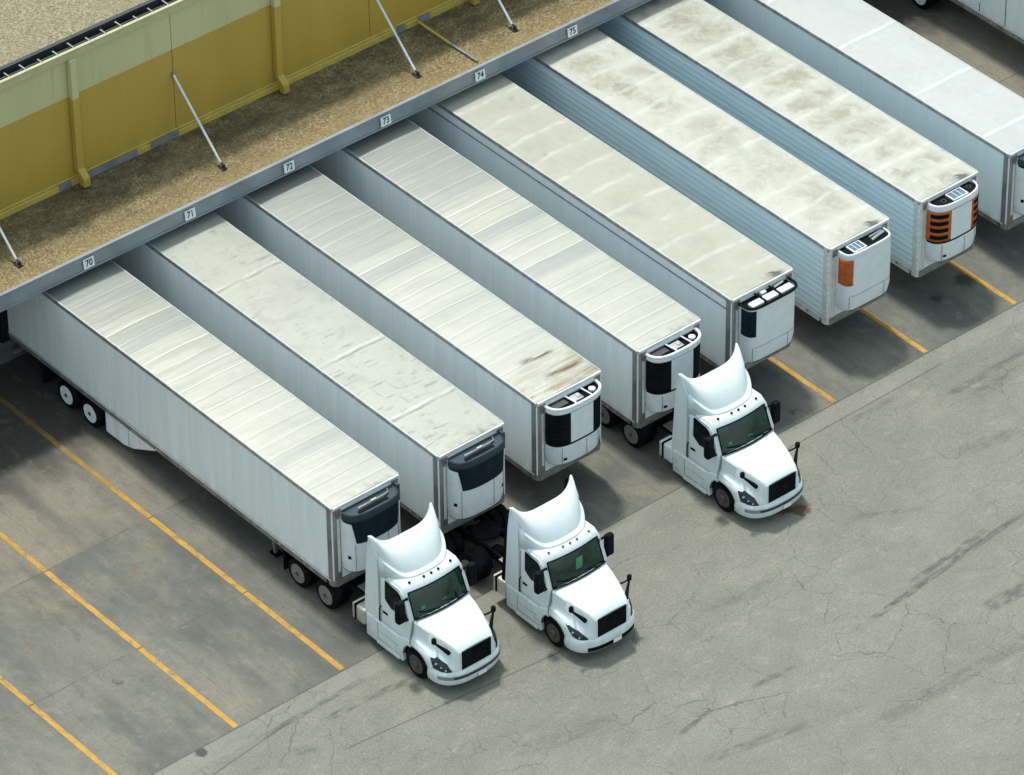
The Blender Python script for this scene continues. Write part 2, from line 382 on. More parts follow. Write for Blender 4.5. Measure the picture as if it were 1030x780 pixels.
    jx = g.m('ABSOLUTE', g.m('SUBTRACT', g.m('FRACT', g.m('ADD', g.m('DIVIDE', g.m('SUBTRACT', g.m('ADD', g.x, wobx), .70), BAY), 20.5)), .5))
    j = g.m('MAXIMUM', g.ss(jy, .0015, .006, 1, 0), g.m('MULTIPLY', g.ss(jx, .0015, .006, 1, 0), .55))
    j = g.m('MULTIPLY', j, g.ss(g.noise(scale=.9, det=6, rough=.7), .38, .62, .05, .7))
    k = g.mix(j, k, (.035, .035, .032))
    g.bump(g.noise(scale=14, det=5), .15, .01)
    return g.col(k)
MT['apron'] = apron_mat()

def yard_mat():
    g = G('worn asphalt', .85)
    big = g.noise(g.sc(.14, .20, 1), 1.4, 7, .6, .3)
    k = g.mix(g.ss(big, .30, .72), (.178, .180, .150), (.242, .240, .197))
    k = g.mix(g.ss(g.noise(g.sc(.6, 1.1, 1), 1.2, 9, .75, .3), .50, .74, 0, .42), k, (.135, .140, .125))
    k = g.mix(g.ss(g.noise(g.sc(.6, .9, 1, (7, 1, 0)), 1.8, 10, .78), .52, .76, 0, .45), k, (.30, .295, .245))
    k = g.mix(g.ss(g.noise(scale=7.0, det=6, rough=.75), .34, .68, 0, .30), k, (.13, .132, .118))
    sp = g.noise(scale=26, det=3, rough=.6)
    k = g.mix(g.ss(sp, .40, .62, 0, .50), k, (.10, .10, .085))
    sp3 = g.noise(scale=12, det=5, rough=.85)
    k = g.mix(g.ss(sp3, .52, .66, 0, .55), k, (.085, .088, .078))
    k = g.mix(g.ss(sp3, .34, .46, .45, 0), k, (.40, .385, .31))
    sp2 = g.noise(scale=44, det=2)
    k = g.mix(g.ss(sp2, .56, .72, 0, .4), k, (.38, .38, .33))
    mo = g.noise(g.sc(1, 1.5, 1, (3, 3, 0)), 1.1, 10, .74, .3)
    k = g.mix(g.ss(mo, .50, .72, 0, .45), k, (.11, .113, .10))
    k = g.mix(g.ss(mo, .28, .47, .40, 0), k, (.32, .31, .255))
    # band of patching next to the concrete
    bandm = g.m('MULTIPLY', g.ss(g.m('ADD', g.y, g.m('MULTIPLY', g.noise(scale=.5, det=4), .25)), -.62, -.55), g.ss(g.noise(g.sc(.5, 1, 1), .8, 4), .3, .6, .08, .32))
    k = g.mix(bandm, k, (.26, .26, .225))
    # fine cracks
    wc = g.noise(scale=1.4, det=4, color=True)
    vm = g.nt.nodes.new('ShaderNodeVectorMath'); vm.operation = 'MULTIPLY_ADD'
    g.put(vm.inputs[0], wc); vm.inputs[1].default_value = (.7, .7, 0); g.put(vm.inputs[2], g.sc(1, 1, 0))
    wv = vm.outputs[0]
    c1 = g.voro(wv, .42, 'DISTANCE_TO_EDGE')
    c2 = g.voro(wv, 1.15, 'DISTANCE_TO_EDGE')
    m1 = g.m('MULTIPLY', g.ss(c1, .002, .007, 1, 0), g.ss(g.noise(g.sc(.25, .4, 1, (2, 0, 0)), 1.0, 3), .42, .6, .05, .75))
    m2 = g.m('MULTIPLY', g.ss(c2, .004, .013, 1, 0), g.ss(g.noise(g.sc(.3, .3, 1, (9, 0, 0)), 1.0, 3), .42, .60, 0, .55))
    k = g.mix(g.m('MULTIPLY', g.m('MAXIMUM', m1, m2), .78), k, (.055, .057, .05))
    # rubber marks
    tex = g.ss(g.noise(g.sc(1.1, 3, 1), 1.8, 5), .36, .62, .15, 1.0)
    for p0, p1, w, a in (((13.0, -8.5), (20.6, -7.75), .13, .62), ((15.2, -8.0), (19.2, -7.6), .13, .55), ((16.0, -10.3), (18.6, -10.4), .30, .55), ((16.9, -8.05), (18.8, -7.8), .12, .5),
                         ((5.4, -8.65), (7.3, -8.35), .10, .6), ((8.3, -8.4), (10.6, -8.6), .11, .5), ((5.2, -9.9), (9.2, -10.8), .20, .35), ((22.4, -2.05), (27, -1.9), .16, .45), ((23.0, -2.6), (25.2, -2.5), .3, .35),
                         ((-3.9, -.8), (.4, -.7), .12, .5), ((-1.9, -1.4), (-.5, -1.45), .16, .5), ((-.6, -1.42), (1.5, -1.65), .16, .5), ((-3.5, -1.9), (-2.6, -2.2), .22, .35),
                         ((16.0, -4.4), (18.5, -5.8), .12, .30), ((19.0, -1.0), (21.6, -1.05), .15, .35), ((9.5, -5.0), (13.0, -5.2), .3, .25), ((20.5, -4.2), (24.5, -5.2), .3, .28), ((1.0, -6), (5, -7), .35, .22),
                         ((10.0, -12.0), (18.0, -12.2), .3, .3), ((21.0, -9.5), (26.0, -9.0), .2, .35)):
        k = g.mix(g.m('MULTIPLY', g.m('MULTIPLY', g.seg(p0, p1, w*.85, .35), tex), min(.8, a*1.1)), k, (.045, .048, .047))
    # rust brown spill by the third tractor and a dark repair plug
    wp = g.m('MULTIPLY', g.m('SUBTRACT', g.noise(scale=4, det=4), .5), .45)
    k = g.mix(g.m('MULTIPLY', g.m('MAXIMUM', g.blob((15.30, -3.25), .34, wp), g.seg((14.6, -2.75), (15.4, -3.25), .15)), .9), k, (.075, .034, .010))
    k = g.mix(g.m('MULTIPLY', g.blob((-5.43, -.2), .22, wp), .85), k, (.035, .037, .035))
    k = g.mix(g.m('MULTIPLY', g.ss(g.y, -.045, -.015), .8), k, (.045, .045, .04))
    # straight saw-cut joints
    for p0, p1 in (((-2.5, -2.75), (6, -3.6)), ((-6.5, -1.25), (-2.2, -.75)), ((16.5, -.75), (24, -.7))):
        k = g.mix(g.m('MULTIPLY', g.seg(p0, p1, .025, .4), .6), k, (.05, .05, .045))
    g.bump(g.m('ADD', sp, g.m('MULTIPLY', sp2, .6)), .25, .01)
    return g.col(k)
MT['yard'] = yard_mat()

def line_mat():
    g = G('worn yellow paint', .65)
    w = g.noise(g.sc(1, .6, 1), 5, 7, .7)
    k = g.mix(g.ss(g.noise(scale=2.0, det=5), .3, .7), (.40, .21, .022), (.48, .265, .03))
    k = g.mix(g.ss(w, .50, .66, 0, .9), k, (.17, .14, .075))
    w2 = g.noise(g.sc(3, .25, 1), 2.2, 6, .7)
    k = g.mix(g.ss(w2, .52, .72, 0, .7), k, (.19, .13, .045))
    ex = g.m('ABSOLUTE', g.m('SUBTRACT', g.m('FRACT', g.m('ADD', g.m('DIVIDE', g.x, BAY), 20.5)), .5))
    k = g.mix(g.m('MULTIPLY', g.ss(g.m('ADD', ex, g.m('MULTIPLY', g.m('SUBTRACT', w, .5), .016)), .020, .024), .9), k, (.15, .14, .105))
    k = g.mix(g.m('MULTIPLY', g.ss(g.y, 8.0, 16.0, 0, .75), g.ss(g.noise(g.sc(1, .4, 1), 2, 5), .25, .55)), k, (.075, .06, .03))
    j = g.m('ABSOLUTE', g.m('SUBTRACT', g.m('FRACT', g.m('ADD', g.m('DIVIDE', g.y, 4.735), .5)), .5))
    k = g.mix(g.m('MULTIPLY', g.ss(j, .003, .009, 1, 0), .8), k, (.07, .05, .02))
    return g.col(k)
MT['line'] = line_mat()

# ------------------------------------------------------------------ mesh builder
class MB:
    def __init__(s): s.v = []; s.f = []
    def add(s, vs, fs):
        o = len(s.v); s.v += [tuple(p) for p in vs]; s.f += [tuple(i+o for i in f) for f in fs]; return s
    def box(s, x0, x1, y0, y1, z0, z1):
        x0, x1 = sorted((x0, x1)); y0, y1 = sorted((y0, y1)); z0, z1 = sorted((z0, z1))
        return s.add([(x0,y0,z0),(x1,y0,z0),(x1,y1,z0),(x0,y1,z0),(x0,y0,z1),(x1,y0,z1),(x1,y1,z1),(x0,y1,z1)],
                     [(0,3,2,1),(4,5,6,7),(0,1,5,4),(1,2,6,5),(2,3,7,6),(3,0,4,7)])
    def prism(s, poly, axis, c0, c1):
        def P(a, b, c): return {'x': (c, a, b), 'y': (a, c, b), 'z': (a, b, c)}[axis]
        n = len(poly)
        vs = [P(a, b, c0) for a, b in poly]+[P(a, b, c1) for a, b in poly]
        return s.add(vs, [tuple(range(n))[::-1], tuple(range(n, 2*n))]+[(i, (i+1) % n, n+(i+1) % n, n+i) for i in range(n)])
    def tube(s, pts, r, n=8):
        pts = [Vector(p) for p in pts]; vs = []; fs = []
        for i, p in enumerate(pts):
            d = (pts[min(i+1, len(pts)-1)]-pts[max(i-1, 0)]).normalized()
            a = d.orthogonal().normalized() if i == 0 else (a-d*a.dot(d)).normalized()
            b = d.cross(a)
            rr = r[i] if isinstance(r, (list, tuple)) else r
            for k in range(n):
                t = 2*pi*k/n; vs.append(p+a*cos(t)*rr+b*sin(t)*rr)
        for i in range(len(pts)-1):
            for k in range(n):
                fs.append((i*n+k, i*n+(k+1) % n, (i+1)*n+(k+1) % n, (i+1)*n+k))
        fs += [tuple(range(n))[::-1], tuple(range((len(pts)-1)*n, len(pts)*n))]
        return s.add(vs, fs)
    def lathe(s, prof, org, axis='x', n=28, caps=True):
        """prof: (radius, height along axis)"""
        vs = []; fs = []
        for r, h in prof:
            for k in range(n):
                t = 2*pi*k/n; c, q = r*cos(t), r*sin(t)
                p = {'x': (h, c, q), 'y': (c, h, q), 'z': (c, q, h)}[axis]
                vs.append(tuple(org[i]+p[i] for i in range(3)))
        for i in range(len(prof)-1):
            for k in range(n):
                fs.append((i*n+k, i*n+(k+1) % n, (i+1)*n+(k+1) % n, (i+1)*n+k))
        if caps and prof[0][0] > 1e-4: fs.append(tuple(range(n)))
        if caps and prof[-1][0] > 1e-4: fs.append(tuple(range((len(prof)-1)*n, len(prof)*n)))
        return s.add(vs, fs)
    def grid(s, fn, nu, nv, skip=None):
        vs = [fn(i/(nu-1), j/(nv-1)) for j in range(nv) for i in range(nu)]
        fs = [(j*nu+i, j*nu+i+1, (j+1)*nu+i+1, (j+1)*nu+i) for j in range(nv-1) for i in range(nu-1) if not (skip and skip(i, j))]
        return s.add(vs, fs)
    def mesh(s, name, mat, smooth=None, weld=False):
        me = bpy.data.meshes.new(name); me.from_pydata(s.v, [], s.f); me.update()
        import bmesh
        bm = bmesh.new(); bm.from_mesh(me)
        if weld: bmesh.ops.remove_doubles(bm, verts=bm.verts, dist=.0005)
        bmesh.ops.recalc_face_normals(bm, faces=bm.faces); bm.to_mesh(me); bm.free()
        if mat is not None: me.materials.append(MT[mat] if isinstance(mat, str) else mat)
        if smooth:
            me.shade_smooth(); me.set_sharp_from_angle(angle=radians(smooth))
        return me

def link(name, me, parent=None, loc=(0, 0, 0), bevel=0, solid=0, seg=2):
    o = bpy.data.objects.new(name, me); C.objects.link(o); o.location = loc
    if parent is not None: o.parent = parent
    if solid:
        m = o.modifiers.new('thick', 'SOLIDIFY'); m.thickness = solid; m.offset = -1
    if bevel:
        m = o.modifiers.new('bev', 'BEVEL'); m.width = bevel; m.segments = seg; m.limit_method = 'ANGLE'; m.angle_limit = radians(35); m.harden_normals = False
    return o
CACHE = {}
def part(name, mb, mat, parent=None, smooth=None, bevel=0, solid=0, weld=False, label=None, loc=(0, 0, 0), key=None, seg=2):
    if key is not None and key in CACHE: me = CACHE[key]
    else:
        if callable(mb): mb = mb()
        me = mb.mesh(name, mat, smooth, weld)
        if key is not None: CACHE[key] = me
    o = link(name, me, parent, loc, bevel, solid, seg)
    if label: o['label'] = label
    return o
def thing(name, label, cat, loc=(0, 0, 0), rot=0, group=None):
    o = bpy.data.objects.new(name, None); C.objects.link(o); o.empty_display_size = .3
    o.location = loc; o.rotation_euler = (0, 0, rot); o['label'] = label; o['category'] = cat
    if group: o['group'] = group
    return o
def struct(name, mb, mat):
    o = part(name, mb, mat); o['kind'] = 'structure'; return o
def B(*a): return MB().box(*a)

# ------------------------------------------------------------------ ground
FAR = 900
struct('ground', MB().add([(-FAR, -FAR, 0), (FAR, -FAR, 0), (FAR, 0, 0), (-FAR, 0, 0)], [(0, 1, 2, 3)]), 'yard')
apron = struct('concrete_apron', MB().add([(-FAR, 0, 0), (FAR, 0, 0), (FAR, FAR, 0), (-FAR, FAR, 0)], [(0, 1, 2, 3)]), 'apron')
for i in range(-5, 12):
    if i == 3: continue
    part('bay_line', MB().add([(i*BAY-.1, .06, .004), (i*BAY+.1, .06, .004), (i*BAY+.1, 18.4, .004), (i*BAY-.1, 18.4, .004)], [(0, 1, 2, 3)]), 'line', apron)

# ------------------------------------------------------------------ warehouse
wh = thing('warehouse', 'mustard and pale green warehouse wall with a gravel topped dock canopy', 'building', (0, 0, 0))
X0, X1 = -31.1, 56.4
WY = 19.40
def wall_mb():
    mb = MB()
    x = .90-7.95*4
    while x < X1:
        mb.box(x+.012, min(x+7.938, X1), WY, WY+.2, 5.2, 9.72); x += 7.95
    return mb
part('wall', wall_mb, 'wall', wh)
part('wall_core', B(X0, X1, WY+.03, WY+.25, 0, 9.7), 'seam', wh)
part('lower_wall', B(X0, X1, WY-.002, WY+.02, 0, 5.0), 'door', wh)
part('base_trim', B(X0, X1, WY-.10, WY-.004, 4.97, 5.20).box(X0, X1, WY-.05, WY-.004, 5.205, 5.30), 'trim', wh, bevel=.02)
part('coping', B(X0, X1, WY-.13, WY-.004, 9.72, 10.0).box(X0, X1, WY-.16, WY-.09, 10.003, 10.03), 'coping', wh, bevel=.012)
part('gutter', B(X0, X1, WY+.08, WY+.14, 9.6, 9.96).box(X0, X1, WY+.14, WY+.47, 9.6, 9.72).box(X0, X1, WY+.47, WY+.62, 9.6, 9.985), 'gutter', wh)
def strap(i): return B(2.05+i*.615-.025, 2.05+i*.615+.025, WY-.08, WY+.20+.06*(i % 3), 9.99, 10.005)
for i in range(-4, 18): part('gutter_strap', strap(i), 'strap', wh)
part('roof', B(X0, X1, WY+.62, WY+42, 9.75, 9.97), 'gravel_roof', wh)
for ex in (X0, X1-.2): part('end_wall', B(ex, ex+.2, WY+.3, WY+42, 0, 9.7), 'wall', wh)
for dx in (4.93, 12.92, 20.9):
    mb = B(dx-.13, dx+.13, WY-.24, WY-.015, 5.62, 9.72)
    mb.add([(dx-.13, WY-.015, 5.63), (dx+.13, WY-.015, 5.63), (dx+.13, WY-.24, 5.63), (dx-.13, WY-.24, 5.63),
            (dx-.13, WY-.30, 5.32), (dx+.13, WY-.30, 5.32), (dx+.13, WY-.54, 5.38), (dx-.13, WY-.54, 5.38)],
           [(0, 1, 2, 3), (4, 5, 6, 7), (0, 1, 5, 4), (1, 2, 6, 5), (2, 3, 7, 6), (3, 0, 4, 7)])
    mb.box(dx-.128, dx+.128, WY-.54, WY-.302, 5.06, 5.36)
    part('downspout', mb, 'wall', wh, bevel=.025)
for a, b in ((4.15, 4.6), (5.15, 7.2), (7.75, 8.85), (17.85, 18.2), (18.75, 19.25)):
    part('flashing', B(a, b, WY-.13, WY-.104, 5.03, 5.26), 'flash', wh)
# canopy
cn = part('canopy', B(X0, X1, 16.12, WY-.11, 4.90, 5.0), 'gravel_canopy', wh)
part('fascia', B(X0, X1, 16.02, 16.09, 4.43, 4.985).box(X0, X1, 15.985, 16.018, 4.43, 4.50).box(X0, X1, 16.0, 16.118, 4.988, 5.02), 'fascia', cn)
part('soffit', B(X0, X1, 16.1, WY-.11, 4.46, 4.88), 'frame', cn)
for sx in (-7.1, .86, 8.83, 16.79, 20.9, 28.8):
    st = part('strut', MB().tube([(sx, 16.97, 5.08), (sx, WY-.03, 7.36)], .045, 10), 'strut', wh, smooth=40)
    part('bracket', B(sx-.09, sx+.09, 16.82, 17.12, 5.004, 5.05).box(sx-.035, sx+.035, 16.86, 17.08, 5.05, 5.20), 'bracket', st)
    part('wall_clevis', B(sx-.05, sx+.05, WY-.08, WY-.003, 7.28, 7.44), 'flash', st)
part('conduit', MB().tube([(18.72, WY-.14, 5.12), (18.74, 17.6, 5.07)], .045, 8), 'trim', wh, smooth=40)
part('conduit', MB().tube([(18.74, 17.6, 5.07), (18.76, 16.25, 5.07)], .04, 8), 'flash', wh, smooth=40)
for k in range(-4, 13):
    dxc = (k+.5)*BAY+.72
    part('dock_door', B(dxc-1.2, dxc+1.2, WY-.05, WY-.006, 1.2, 3.9), 'door', wh, key=None)
    part('dock_seal', B(dxc-1.6, dxc-1.15, 18.62, WY-.055, .9, 4.4).box(dxc+1.15, dxc+1.6, 18.62, WY-.055, .9, 4.4).box(dxc-1.147, dxc+1.147, 18.62, WY-.055, 3.95, 4.4), 'foam', wh)
    part('dock_platform', B(dxc-1.9, dxc+1.9, 18.75, WY-.056, 0.003, .88), 'soffit', wh)

# number plates hung on the fascia
def text_mesh(t, size):
    cu = bpy.data.curves.new('digits', 'FONT'); cu.body = t; cu.size = size; cu.align_x = 'CENTER'; cu.align_y = 'CENTER'; cu.extrude = .004; cu.offset = .003
    ob = bpy.data.objects.new('digits', cu); C.objects.link(ob)
    dg = bpy.context.evaluated_depsgraph_get(); me = bpy.data.meshes.new_from_object(ob.evaluated_get(dg))
    bpy.data.objects.remove(ob); bpy.data.curves.remove(cu)
    me.name = 'digits'; me.materials.clear(); me.materials.append(MT['ink'])
    return me
for k in range(6):
    n = str(70+k); sx = (k+.5)*BAY+.82
    s = thing('door_number_sign', f'white square number plate reading {n} on the grey canopy edge', 'sign', (sx, 15.97, 4.73), 0, 'dock number plates along the canopy edge')
    s.rotation_euler = (radians(-8), 0, 0)
    part('plate', B(-.20, .20, -.03, .0, -.165, .165), 'sign', s, key='signplate')
    d = link('digits', text_mesh(n, .33), s, (0, -.038, 0)); d.rotation_euler = (radians(90), 0, 0)
    d.scale = (.82, 1, 1); d['label'] = f'black digits {n}'

# ------------------------------------------------------------------ wheels (shared meshes)
def tyre_mb(side, dual, R=.5, w=.27):
    mb = MB()
    prof = [(R*.60, 0), (R*.78, -.008), (R*.93, .012), (R*.99, .05), (R, .08), (R, w-.08), (R*.99, w-.05), (R*.93, w-.012), (R*.78, w), (R*.6, w)]
    mb.lathe([(r, -side*h) for r, h in prof+prof[:1]], (0, 0, 0), 'x', 32, False)
    if dual: mb.lathe([(r, -side*(h+.31)) for r, h in prof+prof[:1]], (0, 0, 0), 'x', 32, False)
    return mb
def rim_mb(side, kind):
    mb = MB(); s = -side
    if kind == 'steer':
        mb.lathe([(r, s*h) for r, h in ((.315, .0), (.31, -.012), (.285, .0), (.275, .07), (.24, .055), (.17, .015), (.13, .005), (.12, -.05), (.10, -.07), (0.0, -.072))], (0, 0, 0), 'x', 32)
    else:
        mb.lathe([(r, s*h) for r, h in ((.325, .0), (.32, -.012), (.29, .0), (.275, .04), (.24, .06), (.17, .055), (.15, .05), (.14, .01), (.10, -.01), (0.0, -.012))], (0, 0, 0), 'x', 32)
    return mb
def holes_mb(side, kind):
    mb = MB(); s = -side
    R_, h = (.205, .033) if kind == 'steer' else (.20, .057)
    for k in range(10):
        t = 2*pi*k/10
        mb.lathe([(.028, s*(h-.005)), (.030, s*(h-.016)), (0, s*(h-.016))], (0, R_*cos(t), R_*sin(t)), 'x', 10)
    return mb
def wheel(parent, loc, side, kind, dual, rimmat):
    w = part('wheel', lambda: tyre_mb(side, dual), 'rubber', parent, smooth=40, loc=loc, key=('ty', side, dual))
    r = part('rim', lambda: rim_mb(side, kind), rimmat, w, smooth=40, key=('rim', side, kind, rimmat))
    if rimmat != 'wheel_white': part('wheel_holes', lambda: holes_mb(side, kind), 'black', w, smooth=40, key=('hol', side, kind))
    if kind != 'steer':
        part('hub', lambda: MB().lathe([(.07, -side*.01), (.065, side*.03), (.05, side*.045), (0, side*.046)], (0, 0, 0), 'x', 16), 'hub', w, smooth=40, key=('hub', side))
    return w

# ------------------------------------------------------------------ refrigeration units; local frame of the trailer: x across, -y forward, front face y=0
HW, DP = 1.0, .62
def uprof(t, n, hw=HW, dp=DP):
    th = t*pi/2; c, q = abs(cos(th)), sin(th)
    return (hw*math.copysign(abs(q)**(2/n), q), -dp*c**(2/n))
def shell(n, z0, z1, t0=-1, t1=1, off=0.0, nu=49, nv=7, tuck=0.0, curve=None):
    """curved band around the unit; z0,z1 constants or functions of t"""
    f0 = z0 if callable(z0) else (lambda t: z0); f1 = z1 if callable(z1) else (lambda t: z1)
    def fn(u, v):
        t = t0+(t1-t0)*u
        x, y = uprof(t, n, HW+off, DP+off)
        z = f0(t)+(f1(t)-f0(t))*v
        s = 1.0
        zz = (z-1.7)/(3.92-1.7)
        s -= .10*max(0, .12-zz)/.12 if zz < .12 else 0
        s -= .05*max(0, zz-.92)/.08
        return (x*(1-(1-s)*.6), y*s, z)
    return MB().grid(fn, nu, nv)
def cap(n, z, t0=-1, t1=1, sc_=1.0, y1=0.0):
    vs = []
    for i in range(41):
        x, y = uprof(-1+2*i/40, n, HW*sc_, DP*sc_); vs.append((x, y, z))
    return MB().add(vs, [tuple(range(41))])
def rim_tube(n, z, r, sc_=1.0, t0=-1, t1=1):
    pts = []
    for i in range(41):
        x, y = uprof(t0+(t1-t0)*i/40, n, HW*sc_, DP*sc_); pts.append((x, y, z))
    return MB().tube(pts, r, 8)
def seam_line(n, t, z0, z1, off=.004):
    x, y = uprof(t, n, HW+off, DP+off)
    return MB().tube([(x, y, z0), (x, y, z1)], .009, 5)

def unit(tr, kind):
    if kind == 'carrier':
        n = 3.2
        u = part('refrigeration_unit', lambda: shell(n, 1.68, 3.86), 'unit', tr, smooth=50, key='uc')
        part('unit_base', lambda: cap(n, 1.70, sc_=.95), 'black', u, key='ucb')
        part('lid', lambda: cap(n, 3.855, sc_=.97), 'navy_top', u, key='ucl')
        # dark hood: full width at the top, stepping down to a deep centre panel
        def low(t):
            a = abs(t)
            return 3.58-.06*(1-a) if a > .62 else (2.78+.10*abs(t) if a < .47 else 2.83+(3.58-2.83)*((a-.47)/.15)**.8)
        part('hood_panel', lambda: shell(n, low, 3.80, -.93, .93, .015, 81, 9), 'navy', u, smooth=50, key='uch')
        part('hood_brow', lambda: shell(n, 3.64, 3.90, -.95, .95, .032, 61, 5), 'navy_top', u, smooth=50, solid=.02, key='ucw')
        part('pipe', MB().tube([(-.55, -.33, 3.93), (.45, -.33, 3.93), (.62, -.28, 3.90), (.72, -.12, 3.88)], .028, 8), 'chrome', u, smooth=40, key='ucp')
        part('vent_slot', lambda: B(-.62, .5, -.50, -.40, 3.858, 3.875), 'black', u, key='ucv')
        part('small_plate', lambda: B(.02, .22, -.30, -.22, 3.857, 3.885), 'sign', u, key='ucs')
        for t in (-.5, .12, .5): part('seam', seam_line(n, t, 1.75, 2.78), 'seam', u)
        for t in (-.72, .45):
            part('latch', lambda: shell(n, 2.22, 2.34, t-.06, t+.06, .008, 5, 3), 'black', u)
        part('side_bracket', lambda: B(.99, 1.10, -.26, -.02, 3.35, 3.95), 'navy_top', u, key='ucz')
    elif kind in ('round', 'round_orange'):
        n = 3.0; o = kind == 'round_orange'
        u = part('refrigeration_unit', lambda: shell(n, 1.72, 3.84), 'unit', tr, smooth=50, key=('ur', o))
        part('unit_base', lambda: cap(n, 1.74, sc_=.95), 'black', u, key=('urb', o))
        part('top_tray', lambda: cap(n, 3.80, sc_=.97), 'black', u, key=('urt', o))
        gm = 'orange' if o else 'black'
        for s in (-1, 1):
            a, b = sorted((s*.19, s*.975))
            gr = part('grille', lambda: shell(n, 2.54, 3.70, a, b, .014, 31, 9), gm, u, smooth=50, solid=.012)
            if o:
                for q in range(4):
                    part('louvre_gap', lambda: shell(n, 2.64+q*.27, 2.79+q*.27, a+.07 if s > 0 else a+.12, b-.12 if s > 0 else b-.07, .032, 17, 3), 'black', gr, smooth=50)
            else:
                for q in range(7):
                    part('louvre', lambda: shell(n, 2.62+q*.15, 2.635+q*.15, a+.02, b-.02, .022, 13, 2), 'navy', gr, smooth=50)
        part('trim_strip', lambda: shell(n, 2.47, 2.538, -.96, .96, .014, 61, 2), 'black', u, smooth=50, key=('urs', o))
        part('centre_panel', lambda: shell(n, 2.542, 3.68, -.185, .185, .018, 21, 5), 'unit', u, smooth=50, key=('urc', o))
        for t in (-.42, .05, .40): part('seam', seam_line(n, t, 1.78, 2.39), 'seam', u)
        part('latch', lambda: shell(n, 1.90, 2.0, -.38, -.28, .008, 5, 3), 'black', u, key=('url', o))
        if o:
            part('top_rim', lambda: shell(n, 3.70, 3.93, -1, 1, .022, 61, 5), 'unit', u, smooth=50, solid=.05, key='uro_rim')
            part('dash', lambda: cap(n, 3.89, sc_=.86), 'black', u, key='uro_dash')
            part('solar_panel', lambda: B(-.22, .34, -.47, -.12, 3.895, 3.925), 'screen', u, key='uro_sp')
            part('panel_frame', lambda: B(-.26, .38, -.505, -.472, 3.893, 3.935).box(-.26, .38, -.118, -.085, 3.893, 3.935).box(-.26, -.222, -.472, -.118, 3.893, 3.935).box(.342, .38, -.472, -.118, 3.893, 3.935).box(-.03, -.012, -.47, -.12, 3.926, 3.934).box(.15, .168, -.47, -.12, 3.926, 3.934), 'plate', u, key='uro_pf')
            for fx, fy in ((-.52, -.3), (.62, -.25)): part('fan_ring', lambda: MB().lathe([(.09, 0), (.09, .03), (.06, .03), (.06, 0)], (0, 0, 0), 'z', 16), 'hub', u, loc=(fx, fy, 3.892), key='uro_f')
            part('tail_marks', lambda: shell(n, 1.98, 2.02, .40, .47, .01, 5, 2).add(shell(n, 1.98, 2.02, .52, .60, .01, 5, 2).v, [(0, 1, 6, 5), (1, 2, 7, 6), (2, 3, 8, 7), (3, 4, 9, 8)]), 'black', u, key='uro_t')
        else:
            part('top_rim', lambda: rim_tube(n, 3.88, .05, 1.0), 'unit', u, smooth=40, key='ur_rim')
            part('brow', lambda: shell(n, 3.70, 3.85, -.97, .97, .03, 61, 5), 'unit', u, smooth=50, solid=.02, key='ur_brow')
            part('top_bars', lambda: MB().tube([(-.25, -.02, 3.90), (-.18, -.61, 3.90)], .025, 6).tube([(.38, -.02, 3.90), (.45, -.60, 3.90)], .025, 6).tube([(-.98, -.04, 3.90), (.98, -.04, 3.90)], .03, 6), 'unit', u, smooth=40, key='ur_bars')
            part('engine_box', lambda: B(-.15, .22, -.45, -.15, 3.803, 3.86).box(.05, .2, -.35, -.2, 3.861, 3.885), 'alu', u, key='ur_e')
            part('vent_mesh', lambda: B(-.85, -.3, -.36, -.1, 3.803, 3.84), 'hub', u, key='ur_v')
            part('fan_ring', lambda: MB().lathe([(.11, 0), (.11, .06), (.05, .07), (0, .07)], (.68, -.28, 3.803), 'z', 16), 'unit', u, smooth=40, key='ur_f')
    else:   # boxy units with a grille on one corner
        n = 5.0; o = kind == 'boxy_orange'
        u = part('refrigeration_unit', lambda: shell(n, 1.72, 3.84), 'unit', tr, smooth=50, key=('ub', o))
        part('unit_base', lambda: cap(n, 1.74, sc_=.95), 'black', u, key=('ubb', o))
        part('top_tray', lambda: cap(n, 3.82, sc_=.97), 'black', u, key=('ubt', o))
        gr = part('grille', lambda: shell(n, 2.74, 3.72, -.98, -.33, .014, 31, 9), 'orange' if o else 'navy', u, smooth=50, solid=.015)
        if o:
            for q in range(6):
                for w in range(5):
                    t = -.93+w*.118
                    part('slot', lambda: shell(n, 2.82+q*.135, 2.88+q*.135, t, t+.05, .018, 4, 2), 'amber', gr)
        part('seam', lambda: shell(n, 2.30, 2.318, -.45, .95, .004, 31, 2), 'seam', u, smooth=50)
        for t in (-.48, .15): part('seam', seam_line(n, t, 1.80, 2.30), 'seam', u)
        if o:
            part('top_rim', lambda: shell(n, 3.80, 3.92, -1, 1, .005, 61, 5), 'unit', u, smooth=50, solid=.06, key='ubo_r')
            part('dash', lambda: cap(n, 3.89, sc_=.88), 'black', u, key='ubo_d')
            part('solar_panel', lambda: B(-.62, -.16, -.47, -.12, 3.895, 3.925), 'screen', u, key='ubo_sp')
            part('panel_frame', lambda: B(-.66, -.12, -.505, -.472, 3.893, 3.935).box(-.66, -.12, -.118, -.085, 3.893, 3.935).box(-.66, -.622, -.472, -.118, 3.893, 3.935).box(-.158, -.12, -.472, -.118, 3.893, 3.935).box(-.47, -.452, -.47, -.12, 3.926, 3.934).box(-.32, -.302, -.47, -.12, 3.926, 3.934), 'plate', u, key='ubo_pf')
            part('bright_pipe', lambda: MB().tube([(.2, -.35, 3.93), (.5, -.30, 3.94), (.8, -.25, 3.93)], .05, 8).tube([(.25, -.18, 3.92), (.8, -.14, 3.92)], .035, 6), 'chrome', u, smooth=40, key='ubo_b')
        else:
            part('top_guard', lambda: rim_tube(n, 3.86, .045, 1.04).tube([(-.35, -.02, 3.9), (-.35, -.62, 3.9)], .03, 6).tube([(.25, -.02, 3.9), (.25, -.62, 3.9)], .03, 6), 'black', u, smooth=40, key='ubt_g')
